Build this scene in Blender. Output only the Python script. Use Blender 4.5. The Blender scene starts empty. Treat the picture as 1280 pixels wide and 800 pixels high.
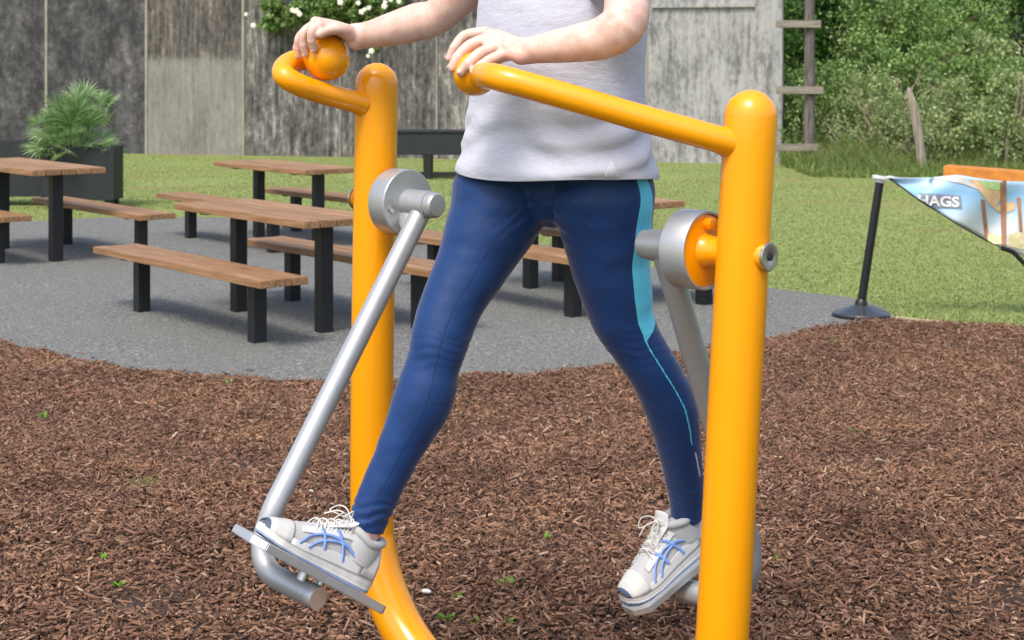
import bpy, bmesh, math, random
import numpy as np
from mathutils import Vector, Matrix, noise
random.seed(7); rng = np.random.default_rng(7)
S = bpy.context.scene; COL = S.collection
PI = math.pi; R = math.radians
F_PX, CAM_H, HZ = 2000.0, 1.65, 80.0      # focal length in photo pixels, eye height, horizon row

def zg(y):                                 # ground height: falls gently behind the mulch bed
    t = np.clip((np.asarray(y, float) - 4.8) / 4.7, 0, 1); return -0.2 * t * t * (3 - 2 * t)
def P(px, py, Y): return Vector(((px - 640) * Y / F_PX, Y, CAM_H - (py - HZ) * Y / F_PX))
def G(px, py):                             # photo measurement -> point on the ground
    Y = 10.0
    for _ in range(40): Y = 0.5 * Y + 0.5 * (CAM_H - float(zg(Y))) * F_PX / (py - HZ)
    return Vector(((px - 640) * Y / F_PX, Y, float(zg(Y))))

# ------------------------------------------------------------------ materials
class NT:
    def __init__(s, m): s.t = m.node_tree; s.n = s.t.nodes; s.l = s.t.links
    def add(s, kind, **kw):
        nd = s.n.new(kind)
        for k, v in kw.items():
            if k.startswith('i_'):
                key = k[2:]; key = int(key) if key.isdigit() else key.replace('_', ' ')
                nd.inputs[key].default_value = v
            else: setattr(nd, k, v)
        return nd
    def link(s, a, b): s.l.new(a, b)
def new_mat(name):
    m = bpy.data.materials.new(name); m.use_nodes = True; nt = NT(m)
    return m, nt, m.node_tree.nodes['Principled BSDF']
def ramp(nt, fac, stops, mode='LINEAR'):
    r = nt.add('ShaderNodeValToRGB'); cr = r.color_ramp; cr.interpolation = mode
    while len(cr.elements) < len(stops): cr.elements.new(0.5)
    for e, (p, c) in zip(cr.elements, stops):
        e.position = p; e.color = (c[0], c[1], c[2], 1)
    nt.link(fac, r.inputs[0]); return r.outputs[0]
def coords(nt, scale=(1, 1, 1), obj=True):
    tc = nt.add('ShaderNodeTexCoord'); mp = nt.add('ShaderNodeMapping'); mp.inputs['Scale'].default_value = scale
    nt.link(tc.outputs['Object'], mp.inputs[0]); return mp.outputs[0]
def noise_tex(nt, vec, scale, detail=4, rough=0.55):
    n = nt.add('ShaderNodeTexNoise'); n.inputs['Scale'].default_value = scale; n.inputs['Detail'].default_value = detail
    n.inputs['Roughness'].default_value = rough; nt.link(vec, n.inputs['Vector']); return n.outputs[0]
def bump(nt, b, h, strength, dist=0.01):
    bp = nt.add('ShaderNodeBump'); bp.inputs['Strength'].default_value = strength; bp.inputs['Distance'].default_value = dist
    nt.link(h, bp.inputs['Height']); nt.link(bp.outputs[0], b.inputs['Normal'])
def mix(nt, fac, a, b, mode='MIX'):
    mx = nt.add('ShaderNodeMix', data_type='RGBA', blend_type=mode)
    if isinstance(fac, float): mx.inputs[0].default_value = fac
    else: nt.link(fac, mx.inputs[0])
    for i, v in ((6, a), (7, b)):
        if isinstance(v, tuple): mx.inputs[i].default_value = (*v, 1)
        else: nt.link(v, mx.inputs[i])
    return mx.outputs[2]
def simple(name, c, rough=0.5, metal=0.0, var=0.12, nscale=30, bmp=0.0, coat=0.0, bscale=None, sheen=0.0, bdist=0.003):
    m, nt, b = new_mat(name); v = coords(nt)
    n = noise_tex(nt, v, nscale)
    col = ramp(nt, n, [(0.3, tuple(x * (1 - var) for x in c)), (0.7, tuple(min(1, x * (1 + var)) for x in c))])
    nt.link(col, b.inputs['Base Color'])
    b.inputs['Roughness'].default_value = rough; b.inputs['Metallic'].default_value = metal
    b.inputs['Coat Weight'].default_value = coat; b.inputs['Coat Roughness'].default_value = 0.06
    b.inputs['Sheen Weight'].default_value = sheen
    if bmp: bump(nt, b, noise_tex(nt, v, bscale or nscale * 4, 3), bmp, bdist)
    return m
def island(name, stops, rough=0.7, transl=0.0, spec=0.3, nscale=None):
    m, nt, b = new_mat(name); g = nt.add('ShaderNodeNewGeometry')
    fac = g.outputs['Random Per Island']
    col = ramp(nt, fac, stops)
    if nscale:
        n = noise_tex(nt, coords(nt), nscale, 3); lo_ = noise_tex(nt, coords(nt), 1.3, 5, .65)
        col = mix(nt, 1.0, col, ramp(nt, lo_, [(0.3, (0.66, 0.64, 0.62)), (0.5, (1, 1, 1)), (0.7, (1.15, 1.10, 1.02))]), 'MULTIPLY')
        col = mix(nt, n, col, ramp(nt, n, [(0.35, (0.68, 0.68, 0.68)), (0.65, (1, 1, 1))]), 'MULTIPLY')
    nt.link(col, b.inputs['Base Color']); b.inputs['Roughness'].default_value = rough
    b.inputs['Specular IOR Level'].default_value = spec
    if transl:
        tr = nt.add('ShaderNodeBsdfTranslucent'); nt.link(col, tr.inputs[0])
        ms = nt.add('ShaderNodeMixShader'); ms.inputs[0].default_value = transl
        out = [x for x in nt.n if x.type == 'OUTPUT_MATERIAL'][0]
        nt.link(b.outputs[0], ms.inputs[1]); nt.link(tr.outputs[0], ms.inputs[2]); nt.link(ms.outputs[0], out.inputs[0])
    return m

M = {}
M['yellow'] = simple('yellow_paint', (0.90, 0.345, 0.001), 0.26, 0, 0.015, 6, 0.03, 0.25, 60, 0, 0.001)
M['silver'] = simple('silver_paint', (0.42, 0.435, 0.45), 0.38, 0.45, 0.04, 40, 0.05, 0.15, 300, 0, 0.0006)
M['steel'] = simple('steel', (0.5, 0.5, 0.49), 0.3, 0.9, 0.1, 90)
M['dark_gap'] = simple('dark_recess', (0.02, 0.02, 0.02), 0.8)
M['black_metal'] = simple('black_powder_coat', (0.008, 0.009, 0.010), 0.5, 0, 0.2, 20, 0.1, 0, 200)
M['charcoal'] = simple('charcoal_planter_paint', (0.012, 0.017, 0.019), 0.55, 0, 0.25, 8, 0.1)
M['black_plastic'] = simple('black_plastic', (0.010, 0.010, 0.012), 0.35, 0, 0.2, 20)
M['base_grey'] = simple('stand_base_grey', (0.030, 0.033, 0.038), 0.28, 0.0, 0.15, 12, coat=0.3)
M['cap_white'] = simple('pale_cap', (0.6, 0.62, 0.6), 0.4)
M['skin'] = None
M['orange_timber'] = simple('orange_stained_timber', (0.56, 0.20, 0.028), 0.55, 0, 0.2, 9, 0.1)
M['twig'] = simple('dry_twig', (0.30, 0.25, 0.18), 0.8, 0, 0.3, 20)
M['bark'] = simple('bark', (0.10, 0.075, 0.05), 0.9, 0, 0.4, 14, 0.4)
M['pebble'] = simple('pale_stone', (0.62, 0.60, 0.56), 0.7, 0, 0.15, 60, 0.2)
M['edging'] = simple('sandy_edging', (0.40, 0.33, 0.19), 0.8, 0, 0.3, 8, 0.2)
M['white_petal'] = simple('white_petal', (0.75, 0.74, 0.64), 0.6, 0, 0.08, 20)
M['hair'] = simple('brown_hair', (0.09, 0.05, 0.025), 0.5, 0, 0.4, 60, 0.3)
M['eye'] = simple('eye_white', (0.7, 0.7, 0.7), 0.2)

def skin_mat():
    m, nt, b = new_mat('skin'); v = coords(nt)
    n = noise_tex(nt, v, 36, 6, 0.65)
    col = ramp(nt, n, [(0.3, (0.62, 0.35, 0.28)), (0.5, (0.70, 0.46, 0.385)), (0.72, (0.74, 0.53, 0.455))])
    nt.link(col, b.inputs['Base Color']); b.inputs['Roughness'].default_value = 0.5
    b.inputs['Subsurface Weight'].default_value = 0.15; b.inputs['Subsurface Radius'].default_value = (0.012, 0.004, 0.002)
    b.inputs['Subsurface Scale'].default_value = 0.6
    bump(nt, b, noise_tex(nt, v, 260, 3), 0.25, 0.0015)
    return m
M['skin'] = skin_mat()

def shirt_mat():
    m, nt, b = new_mat('pale_grey_jersey'); v = coords(nt)
    n = noise_tex(nt, v, 5, 3); st = noise_tex(nt, coords(nt, (60, 60, 500)), 1.0, 2)
    col = ramp(nt, st, [(0.35, (0.475, 0.49, 0.57)), (0.65, (0.53, 0.545, 0.63))])
    nt.link(col, b.inputs['Base Color']); b.inputs['Roughness'].default_value = 0.9; b.inputs['Sheen Weight'].default_value = 0.2
    bump(nt, b, noise_tex(nt, coords(nt, (1, 1, 2.2)), 16, 5, 0.6), 0.35, 0.012)
    return m
M['shirt'] = shirt_mat()
M['shirt_hem'] = simple('white_gusset', (0.62, 0.63, 0.70), 0.9)

def leggings_mat():
    m, nt, b = new_mat('navy_leggings'); v = coords(nt)
    n = noise_tex(nt, v, 10, 3)
    base = ramp(nt, n, [(0.3, (0.003, 0.029, 0.122)), (0.7, (0.006, 0.040, 0.158))])
    at = nt.add('ShaderNodeAttribute', attribute_name='stripe'); se = nt.add('ShaderNodeAttribute', attribute_name='seam')
    zp = nt.add('ShaderNodeAttribute', attribute_name='zip')
    def thr(o, a, c):
        r = nt.add('ShaderNodeMapRange'); nt.link(o, r.inputs[0]); r.inputs[1].default_value = a; r.inputs[2].default_value = c
        return r.outputs[0]
    c1 = mix(nt, thr(at.outputs['Fac'], -0.0006, 0.0006), base, (0.11, 0.60, 0.82))
    sm = thr(se.outputs['Fac'], -0.0012, 0.0012)
    c2 = mix(nt, sm, c1, (0.004, 0.018, 0.080))
    c3 = mix(nt, thr(zp.outputs['Fac'], -0.0005, 0.0005), c2, (0.62, 0.60, 0.62))
    nt.link(c3, b.inputs['Base Color']); b.inputs['Roughness'].default_value = 0.55
    b.inputs['Sheen Weight'].default_value = 0.25; b.inputs['Sheen Roughness'].default_value = 0.4
    b.inputs['Specular IOR Level'].default_value = 0.35
    wr = noise_tex(nt, coords(nt, (1, 1, 1.6)), 8, 5, 0.5)
    sub = nt.add('ShaderNodeMath', operation='SUBTRACT'); nt.link(wr, sub.inputs[0])
    ml = nt.add('ShaderNodeMath', operation='MULTIPLY', i_1=0.25); nt.link(sm, ml.inputs[0]); nt.link(ml.outputs[0], sub.inputs[1])
    bump(nt, b, sub.outputs[0], 0.22, 0.010)
    return m
M['leggings'] = leggings_mat()
M['shoe_mesh'] = simple('pale_grey_shoe_mesh', (0.46, 0.465, 0.47), 0.8, 0, 0.12, 500, 0.5, 0, 700)
M['shoe_white'] = simple('off_white_leather', (0.62, 0.625, 0.62), 0.55, 0, 0.05, 30, 0.1)
M['shoe_toe'] = simple('pale_toe_overlay', (0.52, 0.52, 0.50), 0.6, 0, 0.06, 30, 0.1)
M['shoe_blue'] = simple('blue_stripe', (0.20, 0.34, 0.74), 0.4)
M['shoe_navy'] = simple('navy_rubber', (0.05, 0.08, 0.14), 0.6)
M['sole'] = simple('midsole_foam', (0.60, 0.60, 0.58), 0.7, 0, 0.08, 40, 0.1)
M['sole_blue'] = simple('pale_blue_outsole', (0.22, 0.30, 0.46), 0.7)
M['lace'] = simple('lace', (0.62, 0.60, 0.56), 0.9)

def wood_mat(name, c1, c2, c3):
    m, nt, b = new_mat(name)
    n = noise_tex(nt, coords(nt, (1.2, 22, 22)), 2.2, 5, 0.65); n2 = noise_tex(nt, coords(nt, (0.6, 8, 8)), 1.0, 2)
    col = ramp(nt, n, [(0.3, c1), (0.52, c2), (0.72, c3)])
    col = mix(nt, n2, col, ramp(nt, n2, [(0.35, (0.72, 0.68, 0.66)), (0.65, (1, 1, 1))]), 'MULTIPLY')
    gi = nt.add('ShaderNodeNewGeometry'); col = mix(nt, 1.0, col, ramp(nt, gi.outputs['Random Per Island'], [(0, (0.74, 0.70, 0.66)), (1, (1.12, 1.10, 1.08))]), 'MULTIPLY')
    nt.link(col, b.inputs['Base Color']); b.inputs['Roughness'].default_value = 0.6
    bump(nt, b, n, 0.4, 0.004); return m
M['wood'] = wood_mat('brown_decking_wood', (0.17, 0.088, 0.038), (0.32, 0.180, 0.084), (0.44, 0.285, 0.155))
M['old_wood'] = wood_mat('weathered_timber', (0.13, 0.11, 0.09), (0.26, 0.235, 0.20), (0.40, 0.37, 0.32))
def vert_wood(name, c1, c2, c3):
    m, nt, b = new_mat(name)
    n = noise_tex(nt, coords(nt, (12, 12, 1.2)), 2.2, 5, 0.65); n2 = noise_tex(nt, coords(nt), 3, 3)
    col = ramp(nt, n, [(0.3, c1), (0.5, c2), (0.7, c3)])
    nt.link(mix(nt, n2, col, ramp(nt, n2, [(0.35, (0.55, 0.55, 0.6)), (0.6, (1, 1, 1))]), 'MULTIPLY'), b.inputs['Base Color'])
    b.inputs['Roughness'].default_value = 0.85; bump(nt, b, n, 0.5, 0.02); return m
M['dark_post'] = vert_wood('grey_brown_post', (0.05, 0.045, 0.045), (0.12, 0.105, 0.095), (0.24, 0.21, 0.18))
M['pale_post'] = vert_wood('pale_split_post', (0.15, 0.12, 0.09), (0.30, 0.26, 0.20), (0.42, 0.37, 0.29))

def wall_mat(name, dark, mid, light, balance, streak=1.0, lowband=None, sv=(7.5, 7.5, 0.55), fs=(3.2, 3.2, 1.6)):
    """weathered wall face: blotches of peeled dark coating over paler render, with vertical streaks"""
    m, nt, b = new_mat(name)
    v = coords(nt); big = noise_tex(nt, coords(nt, (1.1, 1.1, 0.7)), 1.3, 6, 0.68)
    stv = noise_tex(nt, coords(nt, sv), 1.6, 6, 0.7); fine = noise_tex(nt, coords(nt, fs), 3.4, 8, 0.78)
    a = nt.add('ShaderNodeMath', operation='MULTIPLY_ADD', i_1=0.55 * streak, i_2=0.0); nt.link(stv, a.inputs[0])
    a2 = nt.add('ShaderNodeMath', operation='MULTIPLY_ADD', i_1=0.5); nt.link(big, a2.inputs[0]); nt.link(a.outputs[0], a2.inputs[2])
    a3 = nt.add('ShaderNodeMath', operation='MULTIPLY_ADD', i_1=0.6); nt.link(fine, a3.inputs[0]); nt.link(a2.outputs[0], a3.inputs[2])
    s = a3.outputs[0]; c0 = balance
    col = ramp(nt, s, [(c0 - 0.12, dark), (c0 - 0.03, tuple(x * 0.7 for x in mid)), (c0 + 0.04, tuple(x * 1.15 for x in mid)), (c0 + 0.13, light)])
    if lowband:
        zmax, pale = lowband
        sp = nt.add('ShaderNodeSeparateXYZ'); nt.link(v, sp.inputs[0])
        w = nt.add('ShaderNodeMath', operation='MULTIPLY_ADD', i_1=1.1, i_2=-0.3); nt.link(fine, w.inputs[0])
        sb = nt.add('ShaderNodeMath', operation='ADD'); nt.link(sp.outputs[2], sb.inputs[0]); nt.link(w.outputs[0], sb.inputs[1])
        mr = nt.add('ShaderNodeMapRange'); nt.link(sb.outputs[0], mr.inputs[0])
        mr.inputs[1].default_value = zmax + 0.33; mr.inputs[2].default_value = zmax + 0.22
        pc = ramp(nt, s, [(c0 - 0.22, tuple(x * 0.5 for x in pale)), (c0 - 0.05, tuple(x * 0.85 for x in pale)), (c0 + 0.2, tuple(x * 1.25 for x in pale))])
        col = mix(nt, mr.outputs[0], col, pc)
    nt.link(col, b.inputs['Base Color']); b.inputs['Roughness'].default_value = 0.9
    bump(nt, b, s, 0.5, 0.02); return m
M['wall_dark'] = wall_mat('dark_stained_render', (0.026, 0.026, 0.029), (0.092, 0.089, 0.092), (0.24, 0.225, 0.21), 0.79, 0.7, None, (2.2, 2.2, 0.8), (1.6, 1.6, 1.6))
M['wall_patch'] = wall_mat('part_cleaned_render', (0.04, 0.035, 0.032), (0.12, 0.108, 0.095), (0.27, 0.24, 0.205), 0.84, 1.0, (1.92, (0.225, 0.215, 0.195)))
M['wall_mid'] = wall_mat('streaky_grey_boards', (0.034, 0.031, 0.029), (0.14, 0.132, 0.122), (0.36, 0.34, 0.315), 0.835, 1.0, None, (6, 6, 0.6), (2.6, 2.6, 1.5))
M['wall_pale'] = wall_mat('pale_grey_boards', (0.12, 0.12, 0.12), (0.255, 0.255, 0.25), (0.38, 0.378, 0.365), 0.78, 1.0, None, (5, 5, 0.7), (3, 3, 1.6))
M['joint'] = simple('pale_joint_strip', (0.27, 0.25, 0.21), 0.8, 0, 0.25, 3)

def ground_mats():
    m, nt, b = new_mat('lawn_soil_grass'); v = coords(nt)
    n = noise_tex(nt, v, 0.55, 5, 0.6); f = noise_tex(nt, coords(nt, (1, 0.5, 1)), 22, 4, 0.7); p = noise_tex(nt, coords(nt, (0.35, 1, 1)), 1.1, 4)
    c = ramp(nt, f, [(0.3, (0.125, 0.17, 0.048)), (0.5, (0.205, 0.255, 0.082)), (0.7, (0.30, 0.335, 0.135))])
    c = mix(nt, ramp(nt, p, [(0.54, (0, 0, 0)), (0.66, (0.7, 0.7, 0.7))]), c, ramp(nt, f, [(0.3, (0.15, 0.13, 0.055)), (0.7, (0.30, 0.255, 0.115))]))
    nt.link(c, b.inputs['Base Color']); b.inputs['Roughness'].default_value = 0.95; b.inputs['Specular IOR Level'].default_value = 0.1
    bump(nt, b, f, 0.6, 0.03); M['lawn'] = m
    m, nt, b = new_mat('grey_gravel_tarmac'); v = coords(nt)
    f = noise_tex(nt, v, 55, 4, 0.75); g = noise_tex(nt, v, 0.8, 4, 0.6); vo = nt.add('ShaderNodeTexVoronoi'); vo.inputs['Scale'].default_value = 95
    nt.link(v, vo.inputs['Vector'])
    vs = nt.add('ShaderNodeSeparateXYZ'); nt.link(vo.outputs['Color'], vs.inputs[0])
    c = ramp(nt, vs.outputs[0], [(0.0, (0.070, 0.075, 0.072)), (0.5, (0.138, 0.145, 0.138)), (0.86, (0.21, 0.21, 0.20)), (1.0, (0.42, 0.40, 0.36))])
    c = mix(nt, f, c, ramp(nt, f, [(0.35, (0.55, 0.55, 0.55)), (0.65, (1.15, 1.15, 1.15))]), 'MULTIPLY')
    c = mix(nt, ramp(nt, g, [(0.4, (0, 0, 0)), (0.65, (0.45, 0.45, 0.45))]), c, (0.135, 0.14, 0.115))
    nt.link(c, b.inputs['Base Color']); b.inputs['Roughness'].default_value = 0.9
    bump(nt, b, vo.outputs['Distance'], 0.7, 0.008); M['tarmac'] = m
    m, nt, b = new_mat('mulch_bed'); v = coords(nt)
    f = noise_tex(nt, v, 60, 5, 0.7)
    c = ramp(nt, f, [(0.3, (0.016, 0.009, 0.006)), (0.5, (0.05, 0.026, 0.016)), (0.7, (0.12, 0.065, 0.04))])
    nt.link(c, b.inputs['Base Color']); b.inputs['Roughness'].default_value = 0.95; bump(nt, b, f, 1.0, 0.02); M['mulch_bed'] = m
ground_mats()
M['chips'] = island('bark_chips', [(0.0, (0.065, 0.034, 0.021)), (0.3, (0.130, 0.068, 0.041)), (0.55, (0.195, 0.106, 0.065)),
                                   (0.80, (0.27, 0.148, 0.092)), (0.96, (0.33, 0.20, 0.13)), (1.0, (0.46, 0.33, 0.22))], 0.85, 0, 0.25, 90)
M['grass'] = island('grass_blades', [(0, (0.115, 0.175, 0.042)), (0.5, (0.21, 0.268, 0.08)), (0.85, (0.30, 0.34, 0.135)), (1, (0.48, 0.45, 0.24))], 0.7, 0.3, 0.15)
M['tall_grass'] = island('long_grass', [(0, (0.09, 0.15, 0.032)), (0.5, (0.19, 0.28, 0.07)), (0.85, (0.30, 0.36, 0.13)), (1, (0.44, 0.40, 0.23))], 0.7, 0.35, 0.15)
M['leaf_mid'] = island('mid_green_leaves', [(0, (0.08, 0.155, 0.03)), (0.5, (0.20, 0.33, 0.08)), (1, (0.40, 0.52, 0.20))], 0.5, 0.35, 0.4)
M['leaf_pale'] = island('grey_green_leaves', [(0, (0.12, 0.19, 0.05)), (0.5, (0.27, 0.37, 0.13)), (1, (0.50, 0.56, 0.29))], 0.55, 0.35, 0.35)
M['leaf_dark'] = island('dark_green_leaves', [(0, (0.020, 0.065, 0.012)), (0.6, (0.07, 0.165, 0.028)), (1, (0.20, 0.34, 0.08))], 0.45, 0.4, 0.4)
M['palm'] = island('palm_blades', [(0, (0.09, 0.19, 0.05)), (0.5, (0.20, 0.34, 0.11)), (1, (0.48, 0.58, 0.33))], 0.45, 0.3, 0.4)
M['weed'] = island('seedling_leaves', [(0, (0.12, 0.30, 0.025)), (1, (0.24, 0.46, 0.06))], 0.5, 0.35, 0.3)
M['moss'] = island('moss_tufts', [(0, (0.16, 0.16, 0.05)), (1, (0.30, 0.31, 0.12))], 0.8, 0.2, 0.2)

# ------------------------------------------------------------------ object helpers
WL = {}
def mesh(name, V, Fc, smooth=True):
    me = bpy.data.meshes.new(name); V = np.asarray(V, float).reshape(-1, 3)
    me.from_pydata(V.tolist() if not isinstance(V, list) else V, [], [list(map(int, f)) for f in Fc] if not isinstance(Fc, list) else Fc)
    me.update()
    if smooth: me.polygons.foreach_set('use_smooth', [True] * len(me.polygons))
    return me
def quick_mesh(name, V, Fc, smooth=False):       # large uniform meshes: Fc is an (n,k) array
    me = bpy.data.meshes.new(name); V = np.asarray(V, np.float32); Fc = np.asarray(Fc, np.int32); n, k = Fc.shape
    me.vertices.add(len(V)); me.vertices.foreach_set('co', V.ravel())
    me.loops.add(n * k); me.loops.foreach_set('vertex_index', Fc.ravel())
    me.polygons.add(n); me.polygons.foreach_set('loop_start', np.arange(0, n * k, k, dtype=np.int32))
    me.update(calc_edges=True)
    if smooth: me.polygons.foreach_set('use_smooth', [True] * n)
    return me
def thing(name, label, cat, loc=(0, 0, 0), rz=0.0, group=None):
    o = bpy.data.objects.new(name, None); COL.objects.link(o); o.location = loc; o.rotation_euler = (0, 0, rz)
    o.empty_display_size = 0.1; tag(o, label, cat, group); WL[o] = Vector(loc); return o
def tag(o, label, cat, group=None, kind=None):
    if label: o['label'] = label
    if cat: o['category'] = cat
    if group: o['group'] = group
    if kind: o['kind'] = kind
    return o
def link(name, me, mat, parent=None, world=False):
    o = bpy.data.objects.new(name, me); COL.objects.link(o)
    if mat is not None: me.materials.append(M[mat] if isinstance(mat, str) else mat)
    if parent is not None:
        o.parent = parent; WL[o] = WL[parent]
        if world: me.transform(Matrix.Translation(-WL[parent]))
    return o
def structure(o, label=None, kind='structure'):
    o['kind'] = kind
    if label: o['label'] = label
    return o
class B:                                   # mesh collector
    def __init__(s): s.v = []; s.f = []
    def add(s, V, Fc):
        o = len(s.v); s.v += [tuple(x) for x in V]; s.f += [[i + o for i in f] for f in Fc]; return s
    def box(s, c, d, rot=None, bev=0.0):
        bm = bmesh.new(); bmesh.ops.create_cube(bm, size=1.0); bmesh.ops.scale(bm, vec=d, verts=bm.verts)
        if bev: bmesh.ops.bevel(bm, geom=list(bm.edges), offset=bev, segments=2, affect='EDGES', profile=0.7)
        if rot is not None: bmesh.ops.transform(bm, matrix=rot.to_4x4(), verts=bm.verts)
        bmesh.ops.translate(bm, vec=c, verts=bm.verts); bm.verts.index_update()
        s.add([v.co[:] for v in bm.verts], [[v.index for v in f.verts] for f in bm.faces]); bm.free(); return s
    def build(s, name, mat, parent=None, world=False, smooth=False, auto=None):
        me = mesh(name, s.v, s.f, smooth)
        if auto:
            for p in me.polygons: p.use_smooth = True
            me.set_sharp_from_angle(angle=R(auto))
        return link(name, me, mat, parent, world)
def cr(pts, sub):                          # Catmull-Rom through rows of numbers
    p = [np.asarray(x, float) for x in pts]; p = [2 * p[0] - p[1]] + p + [2 * p[-1] - p[-2]]; out = []
    for i in range(1, len(p) - 2):
        for k in range(sub):
            t = k / sub; a, b, c, d = p[i - 1:i + 3]
            out.append(0.5 * (2 * b + (c - a) * t + (2 * a - 5 * b + 4 * c - d) * t * t + (3 * b - a - 3 * c + d) * t ** 3))
    out.append(p[-2]); return out
def loft(rows, n=20, sub=5, side=(1, 0, 0), cap=True, roundcap=True, flat=False):
    """rows of (x,y,z,ra,rb): an elliptical tube; ra lies along `side`"""
    rr = cr([tuple(r) if len(r) == 5 else (*r, r[3]) for r in rows], sub) if sub > 1 else [np.array(r if len(r) == 5 else (*r, r[3]), float) for r in rows]
    C = [Vector(r[:3]) for r in rr]; V = []; Fc = []; m = len(C)
    T = [(C[min(i + 1, m - 1)] - C[max(i - 1, 0)]).normalized() for i in range(m)]
    rings = []; sd = Vector(side)
    frames = []
    for i in range(m):
        sd = (sd - sd.dot(T[i]) * T[i]).normalized(); frames.append((sd.copy(), T[i].cross(sd)))
    def ring(c, fr, ra, rb): return [c + fr[0] * ra * math.cos(2 * PI * k / n) + fr[1] * rb * math.sin(2 * PI * k / n) for k in range(n)]
    if roundcap and cap:
        for a in (80, 60, 35, 15):
            q = math.sin(R(90 - a)); h = math.sin(R(a)) * min(rr[0][3], rr[0][4])
            rings.append(ring(C[0] - T[0] * h, frames[0], rr[0][3] * q, rr[0][4] * q))
    for i in range(m): rings.append(ring(C[i], frames[i], rr[i][3], rr[i][4]))
    if roundcap and cap:
        for a in (15, 35, 60, 80):
            q = math.cos(R(a)); h = math.sin(R(a)) * min(rr[-1][3], rr[-1][4])
            rings.append(ring(C[-1] + T[-1] * h, frames[-1], rr[-1][3] * q, rr[-1][4] * q))
    for r_ in rings: V += [v[:] for v in r_]
    for i in range(len(rings) - 1):
        for k in range(n):
            a, b_ = i * n + k, i * n + (k + 1) % n; Fc.append([a, b_, b_ + n, a + n])
    if cap: Fc.append(list(range(n))[::-1]); Fc.append([len(V) - n + k for k in range(n)])
    return V, Fc
def tube(pts, r, n=18, sub=6, cap=True, rc=False): return loft([(*p, r, r) for p in pts], n, sub, (0.31, 0.2, 0.93), cap, rc)
def cyl(a, b, r, n=40, r2=None):           # straight cylinder or cone between two points
    a, b = Vector(a), Vector(b); return loft([(*a, r, r), (*b, r2 if r2 is not None else r, r2 if r2 is not None else r)], n, 1, (0.31, 0.2, 0.93), True, False)
def lathe(a, b, prof, n=40):               # prof rows: (distance from a towards b, radius)
    a, d = Vector(a), (Vector(b) - Vector(a)).normalized(); sd = Vector((0.31, 0.2, 0.93)); sd = (sd - sd.dot(d) * d).normalized(); s2 = d.cross(sd)
    V = [(a + d * t + sd * r * math.cos(2 * PI * k / n) + s2 * r * math.sin(2 * PI * k / n))[:] for t, r in prof for k in range(n)]
    Fc = [[i * n + k, i * n + (k + 1) % n, (i + 1) * n + (k + 1) % n, (i + 1) * n + k] for i in range(len(prof) - 1) for k in range(n)]
    Fc.append(list(range(n))[::-1]); Fc.append([len(V) - n + k for k in range(n)]); return V, Fc
def fixT(rows): return rows
def voxel(objs_vf, size, smooth=3, factor=0.5):
    b = B()
    for V, Fc in objs_vf: b.add(V, Fc)
    me = mesh('tmp', b.v, b.f); bm = bmesh.new(); bm.from_mesh(me); bmesh.ops.recalc_face_normals(bm, faces=bm.faces); bm.to_mesh(me); bm.free()
    o = bpy.data.objects.new('tmp', me); COL.objects.link(o)
    md = o.modifiers.new('r', 'REMESH'); md.mode = 'VOXEL'; md.voxel_size = size; md.use_smooth_shade = True
    if smooth: ms = o.modifiers.new('s', 'SMOOTH'); ms.iterations = smooth; ms.factor = factor
    dg = bpy.context.evaluated_depsgraph_get(); dg.update()
    out = bpy.data.meshes.new_from_object(o.evaluated_get(dg)); bpy.data.objects.remove(o)
    for p in out.polygons: p.use_smooth = True
    return out
def sphere(c, r, seg=48, squash=(1, 1, 1)):
    bm = bmesh.new(); bmesh.ops.create_uvsphere(bm, u_segments=seg, v_segments=seg // 2, radius=r)
    bmesh.ops.scale(bm, vec=squash, verts=bm.verts); bmesh.ops.translate(bm, vec=c, verts=bm.verts); bm.verts.index_update()
    out = ([v.co[:] for v in bm.verts], [[v.index for v in f.verts] for f in bm.faces]); bm.free(); return out

# ------------------------------------------------------------------ ground
def sheet(name, poly, mat, dz, step=0.25, ymax=14):
    bm = bmesh.new(); vs = [bm.verts.new((x, y, 0)) for x, y in poly]; f = bm.faces.new(vs)
    if f.normal.z < 0: f.normal_flip()
    y = 4.8
    while y < 9.6:
        bmesh.ops.bisect_plane(bm, geom=bm.verts[:] + bm.edges[:] + bm.faces[:], plane_co=(0, y, 0), plane_no=(0, 1, 0)); y += step
    bmesh.ops.triangulate(bm, faces=bm.faces)
    for v in bm.verts: v.co.z = float(zg(v.co.y)) + dz
    me = bpy.data.meshes.new(name); bmesh.ops.recalc_face_normals(bm, faces=bm.faces)
    for f in bm.faces:
        if f.normal.z < 0: f.normal_flip()
    bm.to_mesh(me); bm.free(); return link(name, me, mat)
def smooth_poly(pts, sub=6): return [tuple(p) for p in cr(pts, sub)]
structure(sheet('lawn', [(-300, -60), (300, -60), (300, 500), (-300, 500)], 'lawn', 0.0), 'mown green lawn around the seating area and the play bed')
gp = lambda L: [tuple(G(*p)[:2]) for p in L]
tar_back = gp([(-60, 280), (60, 276), (150, 272), (300, 273), (450, 284), (600, 298), (690, 308), (820, 335), (960, 360), (1060, 372), (1100, 384), (1118, 396)])
mul_back = gp([(1118, 401), (1060, 408), (960, 427), (800, 452), (700, 466), (600, 475), (480, 479), (330, 477), (200, 468), (100, 455), (0, 428), (-70, 412)])
tar_poly = smooth_poly(tar_back) + [tuple(G(1122, 402)[:2])] + [(x, y - 0.25) for x, y in smooth_poly(mul_back)] + [(-7.5, 11.0), (-9, 14)]
structure(sheet('tarmac_path', tar_poly, 'tarmac', 0.004), 'grey gravelly tarmac seating area')
right_edge = gp([(1118, 401), (1160, 406), (1220, 410), (1290, 414), (1400, 420)])
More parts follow.
